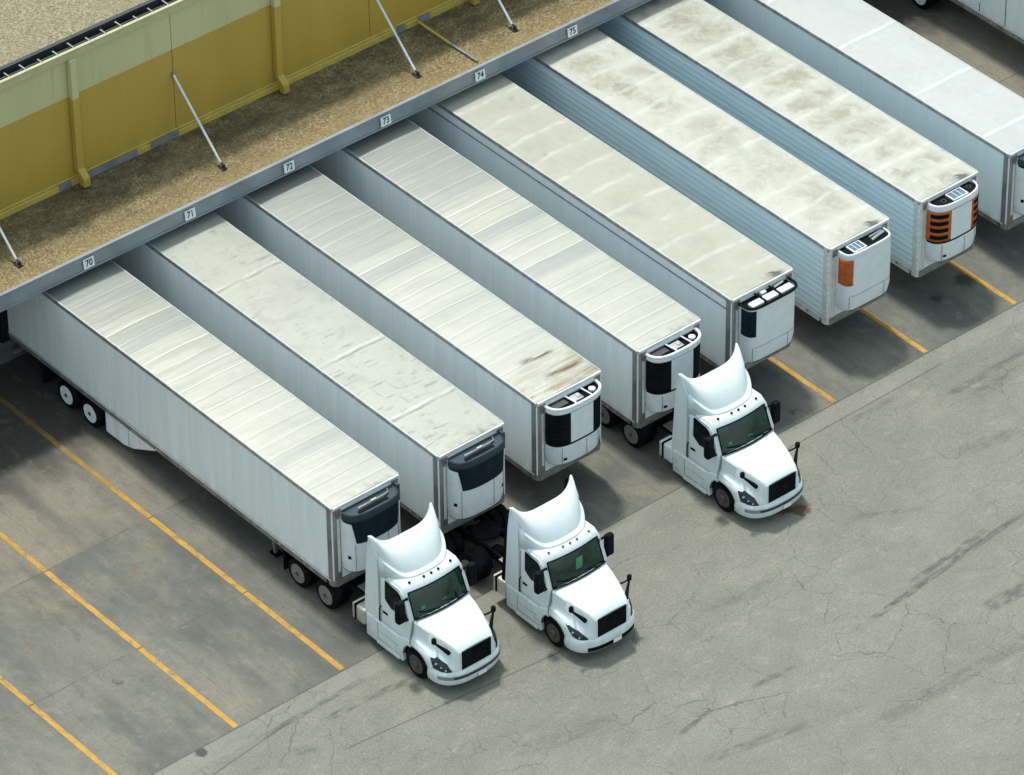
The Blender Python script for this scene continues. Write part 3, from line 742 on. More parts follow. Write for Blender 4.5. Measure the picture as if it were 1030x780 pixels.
            for a, b in ((-.88, -.40), (-.30, .20), (.30, .85)):
                part('top_vent', B(a, b, -.56, -.30, 3.825, 3.93), 'unit', u, bevel=.03)
            part('engine_box', lambda: B(-.2, .0, -.2, -.06, 3.823, 3.92), 'sign', u, key='ubt_e')
            part('exhaust', lambda: MB().tube([(.35, -.15, 3.87), (.75, -.12, 3.90)], .04, 8), 'chrome', u, smooth=40, key='ubt_x')
    part('drain_hose', lambda: MB().tube([(-.45, -.10, 1.72), (-.45, -.13, 1.45)], .025, 6), 'black', u, key='hose')
    return u

# ------------------------------------------------------------------ trailers
LEN = 16.45
def body_mb(ribs, plain=False):
    mb = MB()
    x = 1.285
    z0, z1 = 1.32, 4.02
    if ribs:
        nr = 12; prof = []
        p = (z1-z0)/nr
        for i in range(nr):
            a = z0+i*p
            prof += [(x-.006, a), (x-.006, a+p*.30), (x+.010, a+p*.40), (x+.010, a+p*.64)]
        prof.append((x-.018, z1))
        poly = [(q, z) for q, z in prof]+[(-q, z) for q, z in prof[::-1]]
        n = len(poly)
        vs = [(a, .0, b) for a, b in poly]+[(a, LEN, b) for a, b in poly]
        mb.add(vs, [tuple(range(n)), tuple(range(n, 2*n))]+[(i, (i+1) % n, n+(i+1) % n, n+i) for i in range(n)])
    else:
        mb.box(-x, x, 0, LEN, z0, z1)
    return mb
def roof_mb():
    def fn(u, v):
        x = -1.27+2.54*u; y = .012+(LEN-.02)*v
        return (x, y, 4.072+.022*(1-(x/1.27)**2)+.004*sin(y*5.1)*cos(x*2))
    return MB().grid(fn, 13, 67)
GRP = 'refrigerated trailers backed up to the docks'
def trailer(label, x, y, yaw, roofmat, sidemat, unitkind, ribs=False, skirt=False, postmat='post', name='refrigerated_trailer', group=GRP, panels=False, trimline=False, railmat='alu'):
    t = thing(name, label, 'trailer', (x, y, 0), yaw, group)
    body = part('body', lambda: body_mb(ribs), sidemat, t, key=('body', ribs, sidemat))
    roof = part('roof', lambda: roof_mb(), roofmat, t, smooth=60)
    part('seam_cap', lambda: B(-1.283, -1.262, .02, LEN, 4.074, 4.088).box(1.262, 1.283, .02, LEN, 4.074, 4.088), 'rail_light', roof, key='seamcap')
    for s in (-1, 1):
        part('top_rail', lambda: B(s*1.262, s*1.302, .0, LEN, 3.93, 4.073), railmat, t, bevel=.012, key=('tr', s, railmat))
        br = part('bottom_rail', lambda: B(s*1.20, s*1.300, .35, LEN, 1.08, 1.315), 'rail_light' if ribs else 'rail', t, key=('br', s, ribs))
        part('rail_lip', lambda: B(s*1.301, s*1.322, .1, LEN, 1.275, 1.325), 'rail_light', br, key=('brl', s))
        for my in (.9, 8.2, 15.6):
            part('marker_lamp', lambda: B(s*1.3005, s*1.315, -.05, .05, 1.17, 1.22), 'amber' if my < 15 else 'red', br, loc=(0, my, 0), key=('ml', s, my < 15))
        # rounded corner post of the nose, with its lighter cover strip
        def post():
            pts = [(s*1.306, .22), (s*1.306, .10), (s*1.287, .03), (s*1.235, -.012), (s*1.16, -.03), (s*.98, -.03), (s*.98, .05), (s*1.20, .05), (s*1.24, .20)]
            return MB().prism(pts, 'z', 1.10, 4.03)
        cp = part('corner_post', post, postmat, t, smooth=50, key=('cp', s, postmat))
        part('cover_strip', lambda: B(s*1.03, s*1.13, -.055, -.034, 1.62, 3.62), 'rail_light', cp, bevel=.01, key=('cs', s))
        part('corner_casting', lambda: B(s*.97, s*1.16, -.06, -.0335, 3.70, 3.98), 'alu_dirty', cp, bevel=.012, key=('cc', s))
        part('mud_flap', lambda: B(s*.68, s*1.27, 14.75, 14.77, .18, 1.05), 'rubber', t, key=('mf', s))
        lg = part('landing_gear', lambda: B(s*.78, s*.92, 3.35, 3.49, .32, 1.07).box(s*.80, s*.90, 3.37, 3.47, .12, .32), 'alu_dirty', t, key=('lg', s))
        part('foot', lambda: B(s*.72, s*.98, 3.27, 3.57, .06, .12), 'frame', lg, key=('lf', s))
        for k, wy in enumerate((12.22, 13.46)):
            wheel(t, (s*1.29, wy, .5), s, 'dual', True, 'wheel_white')
        if skirt:
            sk = part('side_skirt', lambda: MB().prism([(8.72, 1.06), (11.42, 1.06), (11.42, .26), (10.5, .26), (10.0, .40)], 'x', s*1.235, s*1.262), 'side', t, key=('sk', s))
            part('seam', lambda: B(s*1.2625, s*1.264, 10.23, 10.25, .36, 1.05), 'seam', sk, key=('sks', s))
        if trimline:
            part('side_trim', lambda: B(s*1.286, s*1.305, .2, LEN, 3.60, 3.64), 'alu_dirty', t, key=('stl', s))
        if panels:
            def seams():
                mb = MB()
                for i in range(13): mb.box(s*1.2855, s*1.292, .6+i*1.24, .64+i*1.24, 1.33, 3.92)
                return mb
            part('panel_seams', seams, 'seam', t, key=('ps', s))
            def studs():
                mb = MB()
                for i in range(6): mb.lathe([(.07, s*1.2855), (.06, s*1.31), (0, s*1.315)], (0, 1.9+i*2.48, 1.72), 'x', 12)
                return mb
            part('vent_caps', studs, 'sign', t, smooth=40, key=('pv', s))
    part('front_rail', lambda: B(-1.26, 1.26, -.055, .012, 3.985, 4.083), 'rail_light', t, bevel=.015, key='fr')
    part('nose_panel', lambda: B(-.975, .975, -.02, -.002, 1.34, 3.983), sidemat if not ribs else 'side', t, key=('np', sidemat))
    part('nose_sill', lambda: B(-1.20, 1.20, -.05, .02, 1.08, 1.335), 'alu_dirty', t, bevel=.01, key='ns')
    part('floor', lambda: B(-1.19, 1.19, .06, LEN-.02, 1.10, 1.30), 'frame', t, key='fl')
    part('bogie', lambda: B(-.58, -.46, 11.5, 14.9, .72, 1.09).box(.46, .58, 11.5, 14.9, .72, 1.09).tube([(-.98, 12.22, .5), (.98, 12.22, .5)], .08, 10).tube([(-.98, 13.46, .5), (.98, 13.46, .5)], .08, 10), 'frame', t, key='bog')
    part('underride_guard', lambda: B(-1.2, 1.2, LEN-.12, LEN-.02, .42, .54).box(-.6, -.5, LEN-.11, LEN-.03, .54, 1.09).box(.5, .6, LEN-.11, LEN-.03, .54, 1.09), 'alu_dirty', t, key='ug')
    for s in (-1, 1):
        part('rear_door', lambda: B(s*.01, s*1.24, LEN+.002, LEN+.05, 1.35, 3.95), 'side', t, key=('rd', s))
    if unitkind: unit(t, unitkind)
    return t

CR, DK = (.60, .60, .53), (.20, .20, .18)
RM = {
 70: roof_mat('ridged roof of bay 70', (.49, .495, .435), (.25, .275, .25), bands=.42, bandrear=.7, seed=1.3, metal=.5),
 71: roof_mat('creased roof of bay 71', (.43, .44, .39), (.17, .19, .17), creases=(2.3, 5.75, 10.9), scribble=.55, quilt=.3, seed=4.1, patches=.2, metal=.25),
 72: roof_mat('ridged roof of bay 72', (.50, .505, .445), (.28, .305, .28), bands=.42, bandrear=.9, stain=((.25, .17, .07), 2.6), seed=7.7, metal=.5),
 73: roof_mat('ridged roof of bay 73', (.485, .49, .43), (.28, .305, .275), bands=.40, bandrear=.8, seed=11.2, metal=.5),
 74: roof_mat('cream roof of bay 74', (.39, .39, .325), (.29, .325, .27), quilt=.9, seed=15.0, patches=.40, bands=0, qdirt=.14, soot=True),
 75: roof_mat('stained roof of bay 75', (.46, .465, .41), (.29, .32, .255), patches=.45, quilt=.8, qdirt=.38, seed=21.0, soot=True, stains=(((-.35, 10.9), .42, 1.0), ((-.1, 9.6), .30, 1.0), ((-.3, 13.0), .5, .9), ((.1, 7.0), .7, .5), ((.3, 4.5), .8, .5), ((-.5, 11.9), .6, .6), ((.5, 2.2), .5, .6))),
 76: roof_mat('stained roof of bay 76', (.45, .455, .40), (.29, .32, .26), patches=.50, quilt=.8, qdirt=.62, seed=33.0, soot=True, stains=(((.3, 13.2), .85, .7), ((.1, 11.8), .9, .7), ((.0, 9.6), .8, .7), ((.35, 7.9), .8, .7), ((-.1, 6.2), .6, .6), ((.2, 4.2), .7, .6))),
 77: roof_mat('clean roof of bay 77', (.44, .455, .45), (.45, .52, .53), quilt=1.2, seed=40.0, patches=.3, creases=(1.2, 4.4, 8.0, 11.6)),
 79: roof_mat('roof of bay 79', (.6, .61, .6), (.45, .45, .44), quilt=.3, seed=45.0),
}
trailer('white trailer with streaky grey roof below plate 70, its wheels and tapered skirt showing', 2.66, 2.115, .0022, RM[70], 'side', 'carrier', skirt=True)
trailer('white trailer with creased, scribbled roof and dark blue nose panel, below plate 71', 6.62, 1.983, -.0006, RM[71], 'side', 'carrier', trimline=False)
trailer('white trailer with brown stain on the roof front, below plate 72', 10.507, 2.036, -.0013, RM[72], 'side', 'round')
trailer('white trailer with ridged roof and black nose grilles behind the tractor, below plate 73', 14.533, 2.009, -.001, RM[73], 'side', 'round')
trailer('white trailer with plain cream roof and one black corner grille, below plate 74', 18.46, 2.098, -.0013, RM[74], 'side2', 'boxy', trimline=True)
trailer('trailer with pale blue ribbed side and one orange corner grille', 22.566, 2.097, -.0021, RM[75], 'side_blue', 'boxy_orange', ribs=True, postmat='rail_light')
trailer('trailer with pale blue ribbed side and slatted orange grilles on both corners', 26.47, 2.101, .003, RM[76], 'side_blue', 'round_orange', ribs=True, postmat='rail_light')
trailer('trailer with clean bright white roof and smooth side, rightmost of the docked row', 30.436, 2.113, 0, RM[77], 'side2', 'carrier')
trailer('white trailer with panel seams along its side, alone beyond the empty bay', 38.5, 2.35, 0, RM[79], 'side2', None, panels=True, name='box_trailer', group=None)

# ------------------------------------------------------------------ tractors; local frame: origin on the ground below the fairing's rear edge, forward is -y
def lerp(a, b, t): return a+(b-a)*t
def interp(tab, y):
    for (y0, v0), (y1, v1) in zip(tab, tab[1:]):
        if (y0 >= y >= y1): return lerp(v0, v1, (y-y0)/(y1-y0))
    return tab[0][1] if y > tab[0][0] else tab[-1][1]
def sst(a, b, v):
    t = max(0, min(1, (v-a)/(b-a))); return t*t*(3-2*t)

CX = [-1.15, -1.135, -1.09, -.98, -.8, -.55, -.28, 0, .28, .55, .8, .98, 1.09, 1.135, 1.15]
def cab_pt(x, k):
    a = abs(x); e = sst(1.06, 1.15, a)
    b = -.15*(1-(x/1.12)**2)
    P = [(-.38, .92), (-.38, 2.50), (-.38, 2.84-.12*e), (-.9, 2.93-.14*e), (-1.28+b*.8, 2.93-.15*e), (-1.43+b*.8+.04*e, 2.84-.12*e), (-1.49+b*.8+.02*e, 2.71-.04*e), (-1.645+b, 2.33), (-1.80+b*1.1, 1.94), (-1.80+b*.3, 1.80), (-1.80, .92)]
    y, z = P[k]
    tum = 1-.030*sst(1.85, 2.95, z)
    return (x*tum, y, z)
NK = 11
def cab_mb():
    mb = MB(); nx = len(CX)
    vs = [cab_pt(x, k) for k in range(NK) for x in CX]
    fs = []
    for k in range(NK-1):
        for i in range(nx-1):
            if k in (6, 7) and 3 <= i <= 10: continue
            fs.append((k*nx+i, k*nx+i+1, (k+1)*nx+i+1, (k+1)*nx+i))
    fs.append(tuple((NK-1)*nx+i if True else 0 for i in range(nx)) + tuple(i for i in range(nx))[::-1])
    for e in (0, nx-1): fs.append(tuple(k*nx+e for k in range(NK)))
    return mb.add(vs, fs)
def windscreen_mb():
    mb = MB()
    xs = [-.99+1.98*i/16 for i in range(17)]
    rows = []
    for k in (6, 7, 8):
        for x in xs:
            p = cab_pt(x, k); rows.append((p[0], p[1]-.012, p[2]+.006+(.0 if k != 8 else -.02)))
    return mb.add(rows, [(j*17+i, j*17+i+1, (j+1)*17+i+1, (j+1)*17+i) for j in range(2) for i in range(16)])
def seal_mb():
    mb = MB()
    pts = []
    for x in [-.99+1.98*i/16 for i in range(17)]: p = cab_pt(x, 6); pts.append((p[0], p[1]-.016, p[2]+.01))
    for k in (7,): p = cab_pt(.99, k); pts.append((p[0], p[1]-.016, p[2]))
    for x in [.99-1.98*i/16 for i in range(17)]: p = cab_pt(x, 8); pts.append((p[0], p[1]-.016, p[2]-.02))
    p = cab_pt(-.99, 7); pts.append((p[0], p[1]-.016, p[2]))
    pts.append(pts[0])
    return mb.tube(pts, .022, 6)

def upl(t, X, D, n):
    th = t*pi/2; q = sin(th)
    return (X*math.copysign(abs(q)**(2/n), q), -D*abs(cos(th))**(2/n))
def fairing_mb():
    def lev(t, j):
        a = abs(t)
        if j == 0: x, y = upl(t, 1.12, 1.36, 2.7); return Vector((x, y, 2.84-.10*sst(.5, 1, a)))
        if j == 1: x, y = upl(t, 1.135, 1.31, 2.7); return Vector((x, y, 2.96+.46*sst(.30, .95, a)))
        if j == 2: x, y = upl(t, 1.115, 1.255, 2.7); return Vector((x, y, 2.985+.475*sst(.3, .95, a)))
        if j == 3: e = 1-sst(.78, 1, a); x, y = upl(t, 1.145-.065*e, 1.16, 2.6); return Vector((x, y, 2.985+.49*sst(.3, .95, a)))
    def rim(t):
        x = 1.185*sin(t*pi/2)**1 if False else 1.185*math.copysign(abs(sin(t*pi/2))**.9, t)
        q = abs(x)/1.185
        return Vector((x, -.22*(1-q**5), 3.69+.36*min(1, q/.95)**4.4))
    nb = 12
    def fn(u, v):
        t = -1+2*u; j = v*(3+nb)
        if j <= 3.0001:
            return lev(t, int(round(j)))
        s = (j-3)/nb
        c = lev(t, 3); r = rim(t)
        w_ = .05+.33*(1-abs(t)**3); m = Vector((lerp(c.x, r.x, w_), lerp(c.y, r.y, w_), lerp(c.z, r.z, .93)))
        return c*(1-s)**2+m*2*s*(1-s)+r*s*s
    return MB().grid(fn, 61, 4+nb)

HY = [-1.84, -1.95, -2.05, -2.15, -2.25, -2.35, -2.45, -2.55, -2.65, -2.75, -2.85, -2.95, -3.05, -3.15, -3.25, -3.33, -3.40, -3.44]
AX, AR = -2.10, .60
def hood_sec(y, trucktype=0):
    zt = interp([(-1.84, 1.93), (-2.4, 1.83), (-2.9, 1.72), (-3.25, 1.61), (-3.36, 1.55), (-3.44, 1.46)], y)
    xh = interp([(-1.84, 1.03), (-2.3, .96), (-2.8, .85), (-3.2, .72), (-3.44, .64)], y)
    zf = interp([(-1.84, 1.30), (-2.1, 1.29), (-2.5, 1.22), (-2.9, 1.12), (-3.2, .96), (-3.44, .80)], y)
    xo = interp([(-1.84, 1.185), (-2.1, 1.22), (-2.6, 1.21), (-2.9, 1.16), (-3.1, 1.08), (-3.25, .97), (-3.36, .85), (-3.44, .74)], y)
    d = abs(y-AX)
    zb = .46 if d >= AR-.005 else max(.46, .5+math.sqrt(max(0, AR*AR-d*d))*.98)
    zb = min(zb, zf-.12)
    xi = lerp(xh, xo, .42)
    return [(0, zt+.05), (.45*xh, zt+.042), (.80*xh, zt+.015), (.965*xh, zt-.012), (xh+.012, zt-.065), (lerp(xh, xi, .40), lerp(zt-.065, zf, .62)), (xi, lerp(zt, zf, .90)), (lerp(xi, xo, .55), zf+.01), (xo-.05, zf-.035), (xo-.008, zf-.10), (xo, lerp(zf-.1, zb, .5)), (xo-.005, zb)]
def hood_mb():
    mb = MB(); rows = []
    ys = sorted(set(HY+[AX-AR*cos(radians(a)) for a in range(0, 181, 12) if -3.4 < AX-AR*cos(radians(a)) < -1.84]), reverse=True)
    for y in ys:
        sec = hood_sec(y); bow = -.10 if y > -1.9 else 0
        full = [(-x, z) for x, z in sec[:0:-1]]+sec
        rows.append([(x, y+(-.13*(1-(x/1.1)**2) if y > -1.9 else (-.05*(1-(x/1.1)**2) if y > -2.0 else 0)), z) for x, z in full])
    nx = len(rows[0]); vs = [p for r in rows for p in r]
    fs = [(j*nx+i, j*nx+i+1, (j+1)*nx+i+1, (j+1)*nx+i) for j in range(len(rows)-1) for i in range(nx-1)]
    fs.append(tuple((len(rows)-1)*nx+i for i in range(nx)))
    return mb.add(vs, fs)
def bumper_mb():
    prof = [(-.10, .30), (-.03, .33), (.0, .42), (.01, .55), (.0, .66), (-.02, .74), (-.07, .79), (-.16, .80)]
    def fn(u, v):
        t = -1+2*u; k = v*(len(prof)-1); i = min(int(k), len(prof)-2); f = k-i
        d = lerp(prof[i][0], prof[i+1][0], f); z = lerp(prof[i][1], prof[i+1][1], f)
        x, y = upl(t, 1.215+d, .92+d, 2.7)
        z2 = z
        return (x, -2.66+y, z2)
    return MB().grid(fn, 49, len(prof))
def bumper_strip(z0, z1, t0, t1, off):
    def fn(u, v):
        t = lerp(t0, t1, u); x, y = upl(t, 1.215+off, .92+off, 2.7); return (x, -2.66+y, lerp(z0, z1, v))
    return MB().grid(fn, 33, 3)

def patch(bvh, poly, dirv, to3, off=.008, th=.012, n=14):
    """thin piece following a surface: poly in a 2D frame, cast along dirv"""
    xs = [p[0] for p in poly]; ys = [p[1] for p in poly]
    def edge(v):     # left/right limits of the polygon at height v (convex)
        hits = []
        for (a, b), (c, d) in zip(poly, poly[1:]+poly[:1]):
            if (b-v)*(d-v) <= 0 and abs(b-d) > 1e-9: hits.append(a+(c-a)*(v-b)/(d-b))
        return min(hits), max(hits)
    y0, y1 = min(ys)+1e-4, max(ys)-1e-4
    mb = MB(); g1 = []
    for j in range(n):
        v = lerp(y0, y1, j/(n-1)); l, r = edge(v)
        for i in range(n):
            o = to3(lerp(l, r, i/(n-1)), v)
            h = bvh.ray_cast(o, dirv)
            if h[0] is None: h = (o+dirv*1.0, -dirv)
            g1.append(h[0]-dirv*off)
    fs = [(j*n+i, j*n+i+1, (j+1)*n+i+1, (j+1)*n+i) for j in range(n-1) for i in range(n-1)]
    return mb.add(g1, fs)
def mesh_bvh(mb): return BVHTree.FromPolygons([Vector(v) for v in mb.v], [list(f) for f in mb.f])

HOODMB, CABMB = hood_mb(), cab_mb()
HB, CB = mesh_bvh(HOODMB), mesh_bvh(CABMB)

def tractor(label, x, y, yaw, style):
    t = thing('semi_truck', label, 'truck', (x, y, 0), yaw, 'white tractor units parked in front of the trailers')
    cab = part('cab', lambda: CABMB, 'white', t, smooth=38, key='cab')
    # interior seen through the windscreen
    inn = part('interior', lambda: B(-1.0, 1.0, -.62, -.60, 1.2, 2.65).box(-1.0, 1.0, -1.60, -.62, 1.2, 1.22).box(-1.03, -1.01, -1.60, -.62, 1.2, 2.6).box(1.01, 1.03, -1.6, -.62, 1.2, 2.6).box(-1.0, 1.0, -1.38, -.62, 2.66, 2.68), 'seat', cab, key='inn')
    part('dashboard', lambda: B(-.98, .98, -1.86, -1.50, 1.70, 1.86).box(-.85, -.25, -1.52, -1.40, 1.74, 1.92), 'dash', inn, bevel=.03, key='dash')
    for s in (-1, 1):
        part('seat', lambda: B(s*.28, s*.80, -1.15, -.70, 1.45, 1.62).box(s*.30, s*.78, -.80, -.66, 1.62, 2.40), 'hub', inn, bevel=.04, key=('seat', s))
    part('steering_wheel', lambda: MB().tube([(.55+.2*cos(a*pi/8)*1.0-1.1, -1.32+.09*sin(a*pi/8), 1.92+.17*sin(a*pi/8)) for a in range(17)], .02, 6), 'black', inn, smooth=40, key='stw')
    part('sun_visor', lambda: B(-.9, -.1, -1.47, -1.45, 2.50, 2.62).box(.1, .9, -1.47, -1.45, 2.50, 2.62), 'hub', inn, key='visor')
    if style == 2: part('card', lambda: B(.06, .30, -1.66, -1.64, 2.0, 2.42), 'card', inn)
    else: part('card', lambda: B(-.58, -.46, -1.68, -1.66, 1.97, 2.08).box(.2, .36, -1.70, -1.68, 1.94, 1.99), 'card', inn)
    ws = part('windscreen', lambda: windscreen_mb(), 'glass', cab, smooth=60, key='ws')
    part('windscreen_seal', lambda: seal_mb(), 'black', ws, smooth=60, key='wseal')
    part('cowl', lambda: MB().grid(lambda u, v: ((-1.0+2*u), lerp(-1.815, -1.90, v)-.165*(1-((-1+2*u)/1.12)**2), lerp(1.955, 1.985, v)+.012*(1-(2*u-1)**2)), 17, 3), 'black', cab, smooth=60, solid=.02, key='cowl')
    for s in (-.5, .35):
        part('wiper', MB().tube([(s+.35, -2.00, 2.02), (s-.1, -1.93, 2.06), (s-.32, -1.86, 2.12)], .014, 5), 'black', cab, smooth=40)
    for mx in (-.80, -.28, 0, .28, .80):
        p = cab_pt(mx, 4)
        part('marker_lamp', lambda: MB().lathe([(.045, 0), (.04, .03), (.02, .042), (0, .045)], (0, 0, 0), 'z', 10), 'amber' if style == 2 else 'black', cab, smooth=50, loc=(p[0], p[1]-.03, p[2]-.015), key=('mk', style == 2))
    fr = part('roof_fairing', lambda: fairing_mb(), 'white', t, smooth=42, solid=.03, key='fair')
    def rimtube():
        pts = []
        for i in range(33):
            q = -1+2*i/32; xx = 1.185*q
            pts.append((xx, -.22*(1-abs(q)**5)+.01, 3.682+.36*min(1, abs(q)/.95)**4.4))
        return MB().tube(pts, .018, 6)
    part('fairing_edge', lambda: rimtube(), 'white', fr, smooth=60, key='fedge')
    part('fairing_back', lambda: MB().add([(-1.1, -.36, 2.8), (1.1, -.36, 2.8), (1.1, -.36, 3.4), (.5, -.36, 3.48), (-.5, -.36, 3.48), (-1.1, -.36, 3.4)], [(0, 1, 2, 3, 4, 5)]), 'frame', fr, key='fback')
    for s in (-1, 1):
        ex = part('side_extender', lambda: MB().prism([(.30, .98), (.14, 3.2), (.05, 3.8), (.0, 4.06), (-.05, 4.03), (-.14, 3.90), (-.27, 3.72), (-.40, 3.50), (-.40, .98)], 'x', s*1.142, s*1.178), 'white', t, bevel=.012, key=('ext', s))
        if style == 2: part('rubber_edge', lambda: MB().prism([(.303, 1.02), (.143, 3.2), (.02, 3.95), (.22, 3.85), (.52, 1.02)], 'x', s*1.13, s*1.141), 'rubber', ex, key=('extr', s))
        part('extender_seam', lambda: B(s*1.178, s*1.180, -.404, -.394, 1.05, 3.40), 'seam', ex, key=('exts', s))
        # doors
        dv = Vector((-s, 0, 0)); to3 = lambda a, b: Vector((s*2, a, b))
        dr = part('door', lambda: patch(CB, [(-.44, 1.10), (-.44, 2.80), (-1.36, 2.72), (-1.80, 1.86), (-1.80, 1.10)], dv, to3, .010, n=20), 'white', t, smooth=40, solid=.02, key=('door', s))
        part('door_window', lambda: patch(CB, [(-.66, 2.04), (-.66, 2.76), (-1.34, 2.68), (-1.77, 1.93), (-.95, 1.86)], dv, to3, .016), 'darkglass', dr, smooth=60, key=('dw', s))
        part('door_handle', lambda: B(s*1.155, s*1.175, -.78, -.58, 1.50, 1.57), 'black', dr, key=('dh', s))
        for a, b in (((-.43, 1.10), (-.43, 2.82)), ((-.43, 2.82), (-1.36, 2.74)), ((-1.815, 1.86), (-1.815, 1.15))):
            def dseam():
                mb = MB(); pts = []
                for q in range(9):
                    h = CB.ray_cast(to3(lerp(a[0], b[0], q/8), lerp(a[1], b[1], q/8)), dv)
                    if h[0] is not None: pts.append(h[0]-dv*.010)
                if len(pts) > 1: mb.tube(pts, .008, 4)
                return mb
            part('door_gap', dseam, 'seam', dr, key=('dg', s, a, b))
        part('grab_handle', lambda: MB().tube([(s*1.165, -.46, 1.12), (s*1.22, -.46, 1.20), (s*1.22, -.48, 1.62), (s*1.165, -.48, 1.70)], .02, 6), 'black', cab, smooth=40, key=('gh', s))
        # lower side fairing with the ledge, steps and arch cut
        arch = [(AX+(AR+.01)*cos(radians(a)), .5+(AR+.01)*sin(radians(a))*.98) for a in range(68, -28, -8)]
        gapf = part('hood_gap', lambda: MB().tube([(s*x_, y_, z_) for x_, z_, y_ in ((.55, 1.985, -1.935), (.83, 1.955, -1.885), (1.0, 1.905, -1.858), (1.05, 1.80, -1.852), (1.12, 1.52, -1.85), (1.19, 1.28, -1.85), (1.197, 1.1, -1.85))], .011, 5), 'seam', cab, smooth=40, key=('hg', s))
        sk = part('side_fairing', lambda: MB().prism([(.20, .22), (.20, 1.00), (.14, 1.05), (-1.28, 1.05), (-1.50, 1.14), (-1.82, 1.22)]+arch+[(-1.50, .22)], 'x', s*1.06, s*1.205), 'white', t, bevel=.03, key=('sf', s))
        part('step', lambda: B(s*1.206, s*1.235, -1.36, -.32, .22, .30), 'rail_light', sk, bevel=.008, key=('stp', s))
        part('step_recess', lambda: B(s*1.206, s*1.211, -1.20, -.38, .44, .74), 'white', sk, bevel=.003, key=('stpr', s))
        for i_, (a_, b_) in enumerate((((-.35, .40), (-.35, .98)), ((-.35, .40), (-1.42, .40)), ((-.35, .72), (-1.30, .72)))):
            part('panel_gap', lambda: MB().tube([(s*1.2065, a_[0], a_[1]), (s*1.2065, b_[0], b_[1])], .009, 5), 'seam', sk, key=('pg', s, i_))
        # mirrors
        mr = part('door_mirror', lambda: B(s*1.22, s*1.50, -1.74, -1.52, 1.88, 2.66), 'black', t, bevel=.06, seg=3, key=('dm', s))
        part('mirror_arm', lambda: MB().tube([(s*1.06, -1.60, 2.60), (s*1.20, -1.66, 2.66), (s*1.34, -1.62, 2.60)], .04, 8), 'black', mr, smooth=40, key=('dma', s))
        part('mirror_arm', lambda: MB().tube([(s*1.12, -1.74, 1.96), (s*1.22, -1.70, 1.92), (s*1.34, -1.62, 1.98)], .04, 8), 'black', mr, smooth=40, key=('dmb', s))
        part('mirror_glass', lambda: B(s*1.25, s*1.47, -1.518, -1.512, 1.94, 2.60), 'chrome', mr, key=('dmg', s))
        hm = part('hood_mirror', lambda: B(s*1.06, s*1.20, -2.96, -2.83, 1.74, 1.95), 'black', t, bevel=.045, seg=3, key=('hm', s))
        part('mirror_arm', lambda: MB().tube([(s*.78, -3.16, 1.36), (s*.96, -3.02, 1.58), (s*1.13, -2.90, 1.78)], [.075, .05, .03], 8), 'black', hm, smooth=40, key=('hma', s))
        part('mirror_arm', lambda: MB().tube([(s*.90, -2.66, 1.58), (s*.98, -2.76, 1.64), (s*1.10, -2.88, 1.76)], [.04, .028, .028], 8), 'black', hm, smooth=40, key=('hmb', s))
        # tanks behind the cab skirts
        if style == 3:
            part('tank_fairing', lambda: B(s*.70, s*1.20, .215, .66, .42, 1.0), 'white', t, bevel=.06, key=('tf', s))
            part('tank_strap', lambda: B(s*.69, s*1.215, .67, .71, .40, 1.02), 'black', t, bevel=.05, key=('tfs', s))
            part('tank_end', lambda: B(s*.70, s*1.20, .715, .86, .42, 1.0), 'rail_light', t, bevel=.06, key=('tfe', s))
        else:
            tk = part('fuel_tank', lambda: B(s*.66, s*1.185, .31, .74, .40, 1.0), 'tank', t, bevel=.09, seg=3, key=('ft', s))
            part('tank_strap', lambda: B(s*.65, s*1.19, .745, .785, .395, 1.005), 'black', tk, bevel=.05, key=('fts', s))
            part('tank_end', lambda: B(s*.66, s*1.185, .79, .90, .40, 1.0), 'tank', tk, bevel=.05, key=('fte', s))
    hood = part('hood', lambda: HOODMB, 'white', t, smooth=33, solid=.012, key='hood')
    gr = part('grille', lambda: B(-.555, .555, -3.475, -3.445, .79, 1.46), 'black', t, bevel=.015, key='grille')
    def mesh_lines():
        mb = MB()
        for i in range(13): mb.box(-.50, .50, -3.479, -3.4755, .84+i*.045, .853+i*.045)
        return mb
    part('grille_mesh', mesh_lines, 'frame', gr, key='grm')
    for s in (-1, 1): part('grille_frame', lambda: B(s*.558, s*.60, -3.465, -3.442, .78, 1.48), 'white', gr, bevel=.01, key=('grf', s))
    bm_ = part('bumper', lambda: bumper_mb(), 'white', t, smooth=45, solid=.03, key='bumper')
    if style == 2:
        part('lower_grille', lambda: bumper_strip(.38, .53, -.46, .46, .012), 'black', bm_, smooth=50, key='bs2')
    else:
        part('bumper_strip', lambda: bumper_strip(.545, .66, -.78, .78, .016), 'strip', bm_, smooth=50, key='bs1')
        part('lower_grille', lambda: bumper_strip(.56, .645, -.42, .42, .022), 'hub', bm_, smooth=50, key='bs3')
    for s in (-1, 1):
        fx_, fy_ = upl(s*.62, 1.225, .93, 2.7)
        part('fog_lamp', lambda: MB().lathe([(.055, 0), (.05, -.012), (0, -.014)], (0, 0, 0), 'y', 14), 'lamp', bm_, smooth=40, loc=(fx_, -2.665+fy_, .45), key='fog').rotation_euler = (0, 0, s*.55)
    part('licence_plate', lambda: B(-.06, .25, -3.622, -3.61, .40, .55), 'plate', bm_, key='lic')
